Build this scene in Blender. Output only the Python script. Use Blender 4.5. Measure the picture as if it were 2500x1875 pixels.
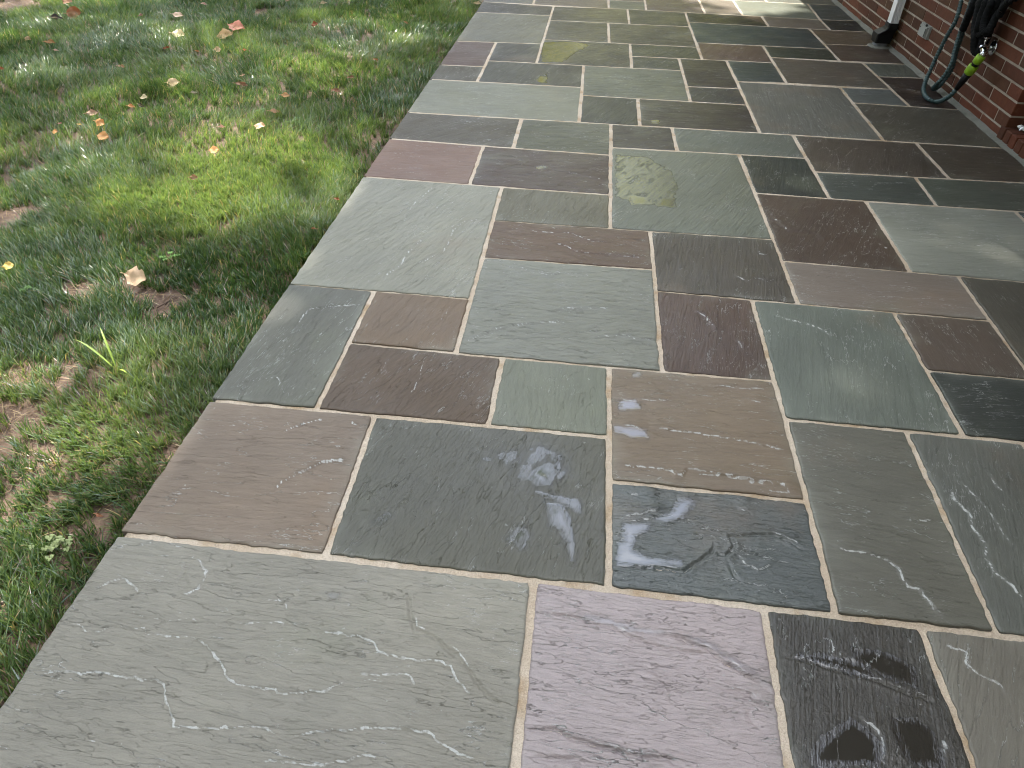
import bpy, bmesh, math, random
import numpy as np
from mathutils import Vector, Matrix
random.seed(7); RNG = np.random.default_rng(11)
for o in list(bpy.data.objects): bpy.data.objects.remove(o, do_unlink=True)
SC = bpy.context.scene
COL = SC.collection
R = math.radians

# ------------------------------------------------------------ camera
CAM_H = 1.2523
pit, rol, yaw = R(39.495), R(-1.4477), R(5.4258)
fwd = Vector((-math.sin(yaw)*math.cos(pit), math.cos(yaw)*math.cos(pit), -math.sin(pit)))
rgt = Vector((math.cos(yaw), math.sin(yaw), 0)); dwn = fwd.cross(rgt)
r2 = rgt*math.cos(rol) + dwn*math.sin(rol); d2 = -rgt*math.sin(rol) + dwn*math.cos(rol)
cd = bpy.data.cameras.new('camera'); cam = bpy.data.objects.new('camera', cd); COL.objects.link(cam)
cd.sensor_width = 36; cd.lens = 36*1700/2500; cd.clip_start = .02; cd.clip_end = 600
cam.matrix_world = Matrix(((r2.x, -d2.x, -fwd.x, 0), (r2.y, -d2.y, -fwd.y, 0), (r2.z, -d2.z, -fwd.z, CAM_H), (0, 0, 0, 1)))
SC.camera = cam

# ------------------------------------------------------------ daylight
SUN_AZ, SUN_EL = R(-25), R(60)            # azimuth from +y towards +x
SUNV = Vector((math.sin(SUN_AZ)*math.cos(SUN_EL), math.cos(SUN_AZ)*math.cos(SUN_EL), math.sin(SUN_EL)))
w = bpy.data.worlds.new('World'); SC.world = w; w.use_nodes = True
nt = w.node_tree; nt.nodes.clear()
sky = nt.nodes.new('ShaderNodeTexSky'); sky.sky_type = 'NISHITA'; sky.sun_disc = False
sky.sun_elevation = SUN_EL; sky.sun_rotation = SUN_AZ; sky.air_density = 1.0; sky.dust_density = .4; sky.ozone_density = 1.2
bg = nt.nodes.new('ShaderNodeBackground'); bg.inputs[1].default_value = .13
wo = nt.nodes.new('ShaderNodeOutputWorld'); nt.links.new(bg.outputs[0], wo.inputs[0])
sl = bpy.data.lights.new('sun', 'SUN'); sl.energy = 3.8; sl.angle = R(.53); sl.color = (1, .95, .87)
sun = bpy.data.objects.new('sun', sl); COL.objects.link(sun); sun.rotation_euler = (-SUNV).to_track_quat('-Z', 'Y').to_euler()
sun.location = (-6, 8, 30)
vs = SC.view_settings; vs.view_transform = 'Standard'; vs.look = 'None'; vs.gamma = 1; vs.exposure = 2.2
vs.use_curve_mapping = False
SC.render.engine = 'CYCLES'; SC.cycles.filter_width = 1.05; SC.cycles.use_denoising = True; SC.cycles.denoiser = 'OPENIMAGEDENOISE'; SC.cycles.denoising_prefilter = 'ACCURATE'

# ------------------------------------------------------------ node helpers
def mat(name):
    m = bpy.data.materials.new(name); m.use_nodes = True; m.node_tree.nodes.clear(); return m, m.node_tree
def nd(t, ty, ins=None, **props):
    n = t.nodes.new(ty)
    for k, v in props.items(): setattr(n, k, v)
    for k, v in (ins or {}).items():
        s = n.inputs[k]
        if isinstance(v, bpy.types.NodeSocket): t.links.new(v, s)
        else: s.default_value = v
    return n
def mth(t, op, a, b=0.0, c=0.0, clamp=False):
    n = nd(t, 'ShaderNodeMath', {0: a, 1: b, 2: c}, operation=op, use_clamp=clamp); return n.outputs[0]
def noise(t, vec, scale, detail=3, rough=.5, dist=0.0):
    return nd(t, 'ShaderNodeTexNoise', {'Vector': vec, 'Scale': scale, 'Detail': detail, 'Roughness': rough, 'Distortion': dist}).outputs[0]
def vmul(t, v, s): return nd(t, 'ShaderNodeVectorMath', {0: v, 1: s}, operation='MULTIPLY').outputs[0]
def vadd(t, v, s): return nd(t, 'ShaderNodeVectorMath', {0: v, 1: s}, operation='ADD').outputs[0]
def sstep(t, v, a, b):
    n = nd(t, 'ShaderNodeMapRange', {'Value': v, 'From Min': a, 'From Max': b}, interpolation_type='SMOOTHSTEP'); return n.outputs[0]
def mix(t, f, a, b, blend='MIX'):
    n = nd(t, 'ShaderNodeMix', {0: f, 6: a, 7: b}, data_type='RGBA', blend_type=blend); return n.outputs[2]
def attr(t, name, kind='OBJECT'): return nd(t, 'ShaderNodeAttribute', attribute_name=name, attribute_type=kind)
def bsdf(t, **ins):
    n = nd(t, 'ShaderNodeBsdfPrincipled', {k.replace('_', ' '): v for k, v in ins.items()}); return n
def out(t, s): nd(t, 'ShaderNodeOutputMaterial', {0: s})
def c4(r, g, b): return (r, g, b, 1.0)

# unseen fair-weather clouds on a flat layer, placed for the wet slabs' reflections
tcw = nt.nodes.new('ShaderNodeTexCoord'); sp = nt.nodes.new('ShaderNodeSeparateXYZ'); nt.links.new(tcw.outputs['Generated'], sp.inputs[0])
zc = mth(nt, 'MAXIMUM', mth(nt, 'ADD', sp.outputs[2], .12), .05)
cv = nd(nt, 'ShaderNodeCombineXYZ', {0: mth(nt, 'DIVIDE', sp.outputs[0], zc), 1: mth(nt, 'DIVIDE', sp.outputs[1], zc), 2: 17.6}).outputs[0]
cn = noise(nt, cv, 1.5, 7, .58, .25)
cm = mth(nt, 'MULTIPLY_ADD', sstep(nt, cn, .49, .66), .72, .16)
nt.links.new(mix(nt, cm, sky.outputs[0], c4(21, 20.8, 20.6)), bg.inputs[0])

def simple(name, col, rough=.5, bump=0.0, bscale=60, var=.15, spec=.5, metal=0.0):
    m, t = mat(name); tc = nd(t, 'ShaderNodeTexCoord').outputs['Object']
    n = noise(t, tc, bscale, 5, .6); n2 = noise(t, tc, bscale*.12, 4, .6)
    f = mth(t, 'MULTIPLY_ADD', n2, var*2, 1-var)
    colr = mix(t, 1.0, c4(*col), nd(t, 'ShaderNodeCombineColor', {0: f, 1: f, 2: f}).outputs[0], 'MULTIPLY')
    b = bsdf(t, Base_Color=colr, Roughness=rough, Metallic=metal)
    b.inputs['Specular IOR Level'].default_value = spec
    if bump: t.links.new(nd(t, 'ShaderNodeBump', {'Height': n, 'Strength': 1.0, 'Distance': bump}).outputs[0], b.inputs['Normal'])
    out(t, b.outputs[0]); return m

# ------------------------------------------------------------ bluestone
def stone_material():
    m, t = mat('bluestone')
    tint, seed, grain, cleft, wet, pebble = (attr(t, k) for k in ('tint', 'seed', 'grain', 'cleft', 'wet', 'pebble'))
    edge, pud, lip = (attr(t, k, 'GEOMETRY').outputs['Fac'] for k in ('edge', 'pud', 'lip'))
    seed, grain, cleft, wet, pebble = (a.outputs['Fac'] for a in (seed, grain, cleft, wet, pebble))
    P = nd(t, 'ShaderNodeTexCoord').outputs['Object']
    off = nd(t, 'ShaderNodeCombineXYZ', {0: mth(t, 'MULTIPLY', seed, 7.3), 1: mth(t, 'MULTIPLY', seed, 3.7), 2: mth(t, 'MULTIPLY', seed, 1.9)}).outputs[0]
    rot = nd(t, 'ShaderNodeVectorRotate', {'Vector': P, 'Axis': (0, 0, 1), 'Angle': mth(t, 'MULTIPLY', grain, -1.0)}).outputs[0]
    V = vadd(t, rot, off)
    wob = noise(t, V, 9, 2, .5)
    Vw = vadd(t, V, nd(t, 'ShaderNodeCombineXYZ', {1: mth(t, 'MULTIPLY', mth(t, 'SUBTRACT', wob, .5), .05)}).outputs[0])
    def terrace(vec, scale, det, levels, sharp, dist=.3):
        n = noise(t, vec, scale, det, .56, dist)
        a = mth(t, 'MULTIPLY', n, levels); fl = mth(t, 'FLOOR', a); fr = mth(t, 'FRACT', a)
        ss = sstep(t, fr, sharp, 1.0)
        return mth(t, 'ADD', fl, ss), n, fr
    T1, n1, fr1 = terrace(vmul(t, V, (.8, 3.6, 1)), 2.0, 9, 10, .965, .06)
    T2, n2, fr2 = terrace(vmul(t, V, (1, 6.5, 1)), 4.2, 8, 12, .90, .12)
    rip = noise(t, vmul(t, V, (.6, 10, 1)), 12, 6, .62, .1)
    fine = noise(t, vmul(t, V, (1, 3, 1)), 190, 3, .65)
    peb = noise(t, V, 135, 2, .5)
    h = mth(t, 'MULTIPLY', T1, .0017)
    h = mth(t, 'MULTIPLY_ADD', T2, .00055, h)
    h = mth(t, 'MULTIPLY_ADD', rip, .0020, h)
    h = mth(t, 'MULTIPLY', h, mth(t, 'MULTIPLY_ADD', cleft, 1.0, .08))
    h = mth(t, 'MULTIPLY_ADD', fine, .0006, h)
    h = mth(t, 'MULTIPLY_ADD', peb, mth(t, 'MULTIPLY', pebble, .0022), h)
    # standing water: flat film where the slab dips
    pn = noise(t, vmul(t, V, (1, 2.0, 1)), 14, 8, .64)
    pq = mth(t, 'MULTIPLY_ADD', mth(t, 'SUBTRACT', pn, .5), 1.15, pud)
    pm = sstep(t, pq, .50, .535); rim = mth(t, 'MULTIPLY', sstep(t, pq, .30, .50), mth(t, 'MINIMUM', mth(t, 'MULTIPLY', pud, 6.0), 1.0))
    flt = mth(t, 'MULTIPLY', pm, mth(t, 'MULTIPLY_ADD', pud, 1.6, -.55, True))
    wl = noise(t, vadd(t, V, (5.1, 2.2, .3)), 2.6, 5, .6)
    wm = mth(t, 'ADD', mth(t, 'MULTIPLY_ADD', mth(t, 'SUBTRACT', wl, .5), 1.6, wet), mth(t, 'MULTIPLY', pud, .6), clamp=True)
    bump = nd(t, 'ShaderNodeBump', {'Height': h, 'Strength': mth(t, 'SUBTRACT', 1.0, mth(t, 'MULTIPLY', flt, .985)), 'Distance': 1.0})
    # colour
    lowv = noise(t, V, 2.0, 5, .62); stre = noise(t, vmul(t, Vw, (1, 14, 1)), 6, 5, .62); spk = noise(t, V, 420, 2, .6)
    f = mth(t, 'MULTIPLY_ADD', lowv, .55, .72)
    f = mth(t, 'MULTIPLY', f, mth(t, 'MULTIPLY_ADD', stre, .42, .79))
    st2 = noise(t, vmul(t, Vw, (1, 22, 1)), 26, 4, .65)
    f = mth(t, 'MULTIPLY', f, mth(t, 'MULTIPLY_ADD', st2, .50, .75))
    f = mth(t, 'MULTIPLY', f, mth(t, 'MULTIPLY_ADD', spk, .30, .85))
    col = mix(t, 1.0, tint.outputs['Color'], nd(t, 'ShaderNodeCombineColor', {0: f, 1: f, 2: f}).outputs[0], 'MULTIPLY')
    rust = mth(t, 'MULTIPLY', sstep(t, noise(t, vadd(t, V, (1.7, 9.1, 4)), 1.7, 5, .6), .56, .74), .38)
    col = mix(t, rust, col, c4(.20, .135, .085))
    ol = mth(t, 'MULTIPLY', sstep(t, noise(t, vadd(t, V, (8.7, 1.1, 2)), 2.4, 4, .6), .58, .75), .30)
    col = mix(t, ol, col, c4(.155, .165, .115))
    lime = mth(t, 'MULTIPLY', mth(t, 'MULTIPLY', edge, sstep(t, noise(t, V, 5, 4, .6), .42, .72)), .26)
    col = mix(t, lime, col, c4(.34, .36, .31))
    # ledge edges: mineral bloom plus wet glints painted as pale colour; mortar spots
    brk = sstep(t, noise(t, V, 60, 4, .65), .40, .56)
    def band(fr, c, wd): return sstep(t, mth(t, 'ABSOLUTE', mth(t, 'SUBTRACT', fr, c)), wd, wd*.35)
    led = mth(t, 'MULTIPLY', band(fr1, .968, .024), mth(t, 'MULTIPLY', sstep(t, noise(t, V, 5, 4, .6), .46, .58), .62))
    led = mth(t, 'MAXIMUM', led, mth(t, 'MULTIPLY', band(fr2, .93, .06), mth(t, 'MULTIPLY', sstep(t, noise(t, vadd(t, V, (4, 4, 1)), 7, 4, .6), .52, .64), .42)))
    led = mth(t, 'MULTIPLY', led, mth(t, 'MULTIPLY', brk, mth(t, 'MULTIPLY_ADD', cleft, .5, .65)), clamp=True)
    led = mth(t, 'MAXIMUM', led, mth(t, 'MULTIPLY', sstep(t, mth(t, 'MULTIPLY_ADD', mth(t, 'SUBTRACT', noise(t, V, 90, 4, .65), .5), 1.3, lip), .50, .80), mth(t, 'MULTIPLY_ADD', brk, .50, .28)), clamp=True)
    col = mix(t, led, col, c4(.52, .53, .51))
    crk_shade = mth(t, 'MULTIPLY', mth(t, 'MULTIPLY', band(fr1, .90, .022), sstep(t, noise(t, vadd(t, V, (9, 3, 1)), 4, 4, .6), .56, .66)), .45)  # dark line beside ledges: crack and shaded side painted into the colour
    col = mix(t, crk_shade, col, c4(.03, .03, .027))
    dots = sstep(t, noise(t, vadd(t, V, (3, 7, 9)), 55, 2, .5), .745, .775)
    col = mix(t, mth(t, 'MULTIPLY', dots, .5), col, c4(.40, .41, .38))
    dk = sstep(t, noise(t, vadd(t, V, (13, 2, 5)), 48, 2, .5), .76, .80)
    col = mix(t, mth(t, 'MULTIPLY', dk, .5), col, c4(.05, .045, .04))
    wf = mth(t, 'MULTIPLY_ADD', wm, -.30, 1.0); wf = mth(t, 'MULTIPLY_ADD', pm, -.12, wf); wf = mth(t, 'MULTIPLY_ADD', rim, -.14, wf)
    col = mix(t, 1.0, col, nd(t, 'ShaderNodeCombineColor', {0: wf, 1: wf, 2: wf}).outputs[0], 'MULTIPLY')
    rr = mth(t, 'SUBTRACT', .56, mth(t, 'MULTIPLY', wm, mth(t, 'MULTIPLY_ADD', wet, .17, .17)))
    rr = mth(t, 'MULTIPLY_ADD', mth(t, 'SUBTRACT', n2, .5), .16, rr)
    rr = mth(t, 'MULTIPLY', rr, mth(t, 'SUBTRACT', 1.0, mth(t, 'MAXIMUM', mth(t, 'MULTIPLY', pm, .94), mth(t, 'MULTIPLY', rim, .45))), clamp=True)
    b = bsdf(t, Base_Color=col, Roughness=rr, Normal=bump.outputs[0]); b.inputs['IOR'].default_value = 1.5; t.links.new(mth(t, 'MULTIPLY_ADD', wm, .26, mth(t, 'MULTIPLY_ADD', pm, .62, .16)), b.inputs['Specular IOR Level'])
    out(t, b.outputs[0]); return m
M_STONE = stone_material()

def mortar_material(name, c1, c2, c3):
    m, t = mat(name); P = nd(t, 'ShaderNodeTexCoord').outputs['Object']
    a = noise(t, P, 3.5, 5, .62); b_ = noise(t, vadd(t, P, (4, 2, 7)), 9, 5, .6); g = noise(t, P, 330, 2, .65); g2 = noise(t, P, 110, 4, .7)
    col = mix(t, sstep(t, a, .38, .66), c4(*c1), c4(*c2)); col = mix(t, mth(t, 'MULTIPLY', sstep(t, b_, .50, .70), .8), col, c4(*c3))
    f = mth(t, 'MULTIPLY_ADD', g, .9, .55); col = mix(t, 1.0, col, nd(t, 'ShaderNodeCombineColor', {0: f, 1: f, 2: f}).outputs[0], 'MULTIPLY')
    h = mth(t, 'MULTIPLY_ADD', g2, .0045, mth(t, 'MULTIPLY', g, .0018))
    h = mth(t, 'MULTIPLY_ADD', noise(t, P, 28, 4, .6), .004, h)
    bs = bsdf(t, Base_Color=col, Roughness=.85, Normal=nd(t, 'ShaderNodeBump', {'Height': h, 'Strength': 1.0, 'Distance': 1.0}).outputs[0])
    bs.inputs['Specular IOR Level'].default_value = .25
    out(t, bs.outputs[0]); return m
M_MORTAR = mortar_material('joint mortar', (.43, .35, .262), (.50, .43, .345), (.32, .225, .13))
M_WALLMORTAR = mortar_material('wall mortar', (.33, .28, .22), (.40, .35, .28), (.26, .2, .15))
M_COVE = mortar_material('cove mortar', (.16, .16, .135), (.21, .205, .175), (.13, .14, .11))

def brick_material():
    m, t = mat('red brick'); P = nd(t, 'ShaderNodeTexCoord').outputs['Object']
    rnd = nd(t, 'ShaderNodeObjectInfo').outputs['Random']
    gp = nd(t, 'ShaderNodeNewGeometry').outputs['Position']
    cr = nd(t, 'ShaderNodeValToRGB', {0: rnd})
    e = cr.color_ramp.elements; e[0].position = 0; e[0].color = c4(.058, .022, .010); e[1].position = 1; e[1].color = c4(.115, .038, .017)
    for p, c in ((.3, c4(.095, .030, .014)), (.55, c4(.07, .034, .016)), (.8, c4(.118, .034, .016))):
        q = e.new(p); q.color = c
    n = noise(t, gp, 26, 5, .65); g = noise(t, gp, 240, 3, .6); lo = noise(t, gp, 2.2, 4, .6)
    f = mth(t, 'MULTIPLY', mth(t, 'MULTIPLY_ADD', n, .6, .7), mth(t, 'MULTIPLY_ADD', lo, .5, .75))
    col = mix(t, 1.0, cr.outputs[0], nd(t, 'ShaderNodeCombineColor', {0: f, 1: f, 2: f}).outputs[0], 'MULTIPLY')
    col = mix(t, mth(t, 'MULTIPLY', sstep(t, n, .60, .75), .35), col, c4(.19, .11, .07))
    b = bsdf(t, Base_Color=col, Roughness=.72, Normal=nd(t, 'ShaderNodeBump', {'Height': mth(t, 'MULTIPLY_ADD', n, .002, mth(t, 'MULTIPLY', g, .0007)), 'Strength': 1.0, 'Distance': 1.0}).outputs[0])
    b.inputs['Specular IOR Level'].default_value = .3
    out(t, b.outputs[0]); return m
M_BRICK = brick_material()

def soil_material():
    m, t = mat('lawn soil'); P = nd(t, 'ShaderNodeTexCoord').outputs['Object']
    a = noise(t, P, 7, 6, .65); b_ = noise(t, vmul(t, P, (1, 5, 1)), 90, 3, .6); g = noise(t, P, 60, 5, .7)
    col = mix(t, sstep(t, a, .35, .65), c4(.085, .052, .034), c4(.19, .125, .085)); col = mix(t, mth(t, 'MULTIPLY', sstep(t, b_, .60, .68), .5), col, c4(.33, .25, .15))
    bs = bsdf(t, Base_Color=col, Roughness=.9, Normal=nd(t, 'ShaderNodeBump', {'Height': g, 'Strength': 1.0, 'Distance': .02}).outputs[0])
    out(t, bs.outputs[0]); return m
M_SOIL = soil_material()

def blade_material():
    m, t = mat('grass blade'); c = attr(t, 'tint', 'GEOMETRY').outputs['Color']
    b = bsdf(t, Base_Color=c, Roughness=.27); b.inputs['Specular IOR Level'].default_value = .9
    tr = nd(t, 'ShaderNodeBsdfTranslucent', {'Color': mix(t, 1.0, c, c4(1.5, 1.6, .8), 'MULTIPLY')})
    out(t, nd(t, 'ShaderNodeMixShader', {0: .38, 1: b.outputs[0], 2: tr.outputs[0]}).outputs[0]); return m
M_BLADE = blade_material()

def deadleaf_material():
    m, t = mat('fallen leaf'); P = nd(t, 'ShaderNodeTexCoord').outputs['Object']
    c = attr(t, 'tint').outputs['Color']; n = noise(t, P, 45, 5, .65); n2 = noise(t, P, 14, 3, .6)
    vein = attr(t, 'vein', 'GEOMETRY').outputs['Fac']
    f = mth(t, 'MULTIPLY', mth(t, 'MULTIPLY_ADD', n, .9, .55), mth(t, 'MULTIPLY_ADD', n2, .6, .7))
    col = mix(t, 1.0, c, nd(t, 'ShaderNodeCombineColor', {0: f, 1: f, 2: f}).outputs[0], 'MULTIPLY')
    col = mix(t, mth(t, 'MULTIPLY', sstep(t, n2, .62, .72), .6), col, c4(.10, .05, .03))
    col = mix(t, mth(t, 'MULTIPLY', vein, .35), col, c4(.5, .36, .2))
    b = bsdf(t, Base_Color=col, Roughness=.6, Normal=nd(t, 'ShaderNodeBump', {'Height': n, 'Strength': .6, 'Distance': .004}).outputs[0])
    tr = nd(t, 'ShaderNodeBsdfTranslucent', {'Color': col})
    out(t, nd(t, 'ShaderNodeMixShader', {0: .3, 1: b.outputs[0], 2: tr.outputs[0]}).outputs[0]); return m
M_LEAF = deadleaf_material()

def crown_material(name, c1, c2, trl=.45, tcol=(1.3, 1.5, .5)):
    m, t = mat(name); rnd = attr(t, 'rnd', 'GEOMETRY').outputs['Fac']
    col = mix(t, rnd, c4(*c1), c4(*c2))
    b = bsdf(t, Base_Color=col, Roughness=.45)
    tr = nd(t, 'ShaderNodeBsdfTranslucent', {'Color': mix(t, 1.0, col, c4(*tcol), 'MULTIPLY')})
    out(t, nd(t, 'ShaderNodeMixShader', {0: trl, 1: b.outputs[0], 2: tr.outputs[0]}).outputs[0]); return m
M_CROWN = crown_material('shade tree leaves', (.035, .07, .018), (.09, .14, .03))
M_YELLOW = crown_material('yellow green leaves', (.45, .46, .08), (.62, .58, .14), .6, (1.5, 1.5, .9))
M_WOODS = crown_material('woodland leaves', (.02, .035, .012), (.05, .075, .02))
M_BARK = simple('bark', (.10, .08, .06), .9, .02, 12, .3)

# ------------------------------------------------------------ mesh helpers
def mesh(name, V, quads=(), tris=(), smooth=False, attrs=None, m=None):
    V = np.asarray(V, np.float32); q = np.asarray(quads, np.int32).reshape(-1, 4); tr = np.asarray(tris, np.int32).reshape(-1, 3)
    me = bpy.data.meshes.new(name); me.vertices.add(len(V)); me.vertices.foreach_set('co', V.ravel())
    nl = q.size + tr.size; me.loops.add(nl); me.loops.foreach_set('vertex_index', np.concatenate([q.ravel(), tr.ravel()]))
    npoly = len(q) + len(tr); me.polygons.add(npoly)
    st = np.concatenate([np.arange(len(q))*4, q.size + np.arange(len(tr))*3]).astype(np.int32)
    me.polygons.foreach_set('loop_start', st)
    if np.ndim(smooth) == 0: sm = np.full(npoly, bool(smooth))
    else: sm = np.asarray(smooth, bool)
    me.polygons.foreach_set('use_smooth', sm)
    for k, a in (attrs or {}).items():
        a = np.asarray(a, np.float32)
        if a.ndim == 1: me.attributes.new(k, 'FLOAT', 'POINT').data.foreach_set('value', a)
        else: me.attributes.new(k, 'FLOAT_COLOR', 'POINT').data.foreach_set('color', np.c_[a, np.ones(len(a))].astype(np.float32).ravel())
    if m: me.materials.append(m)
    me.update(calc_edges=True); return me
def link(name, data, parent=None, loc=None, **props):
    o = bpy.data.objects.new(name, data); COL.objects.link(o)
    if parent: o.parent = parent
    if loc is not None: o.location = loc
    for k, v in props.items(): o[k] = v
    return o
def thing(name, label, cat, loc=(0, 0, 0), group=None, data=None):
    o = link(name, data, None, loc); o['label'] = label; o['category'] = cat
    if group: o['group'] = group
    return o
class MB:
    def __init__(s): s.v = []; s.q = []; s.t = []; s.n = 0
    def add(s, v, q=(), t=()):
        s.v += [tuple(p) for p in v]; s.q += [[i+s.n for i in f] for f in q]; s.t += [[i+s.n for i in f] for f in t]; s.n += len(v)
    def box(s, x0, x1, y0, y1, z0, z1):
        s.add([(x0, y0, z0), (x1, y0, z0), (x1, y1, z0), (x0, y1, z0), (x0, y0, z1), (x1, y0, z1), (x1, y1, z1), (x0, y1, z1)],
              [(0, 3, 2, 1), (4, 5, 6, 7), (0, 1, 5, 4), (1, 2, 6, 5), (2, 3, 7, 6), (3, 0, 4, 7)])
    def tube(s, pts, rad, n=10, cap=True):
        P = [Vector(p) for p in pts]; k = len(P); rad = rad if hasattr(rad, '__len__') else [rad]*k
        up = Vector((.31, .17, .93)); base = s.n; vs_ = []
        for i in range(k):
            d = (P[min(i+1, k-1)] - P[max(i-1, 0)]).normalized(); a = d.cross(up).normalized(); b = a.cross(d)
            up = -b if False else up
            for j in range(n):
                th = 2*math.pi*j/n; vs_.append(P[i] + (a*math.cos(th) + b*math.sin(th))*rad[i])
        q = [(i*n+j, i*n+(j+1) % n, (i+1)*n+(j+1) % n, (i+1)*n+j) for i in range(k-1) for j in range(n)]
        t = []
        if cap:
            vs_ += [P[0], P[-1]]
            for j in range(n): t += [(k*n, (j+1) % n, j), (k*n+1, (k-1)*n+j, (k-1)*n+(j+1) % n)]
        s.add(vs_, q, t)
    def mesh(s, name, m, smooth=False): return mesh(name, s.v, s.q, s.t, smooth, None, m)
def spline(pts, n=8):
    P = [Vector(p) for p in pts]; o = []
    for i in range(len(P)-1):
        p0, p1, p2, p3 = P[max(i-1, 0)], P[i], P[i+1], P[min(i+2, len(P)-1)]
        for k in range(n):
            u = k/n; o.append(.5*((2*p1) + (p2-p0)*u + (2*p0-5*p1+4*p2-p3)*u*u + (3*p1-p0-3*p2+p3)*u**3))
    o.append(P[-1]); return o
TAB = RNG.random((256, 256))
def vn(x, y, s=0):
    x = np.asarray(x, float) + s*17.31; y = np.asarray(y, float) + s*5.77
    xi = np.floor(x).astype(int); yi = np.floor(y).astype(int); fx = x-xi; fy = y-yi
    fx = fx*fx*(3-2*fx); fy = fy*fy*(3-2*fy)
    g = lambda a, b: TAB[a & 255, b & 255]
    return (g(xi, yi)*(1-fx)+g(xi+1, yi)*fx)*(1-fy) + (g(xi, yi+1)*(1-fx)+g(xi+1, yi+1)*fx)*fy
def fbm(x, y, s=0, o=4):
    r = 0; a = .5
    for k in range(o): r = r + a*vn(np.asarray(x)*2**k, np.asarray(y)*2**k, s+k); a *= .5
    return r/(1-.5**o)
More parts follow.
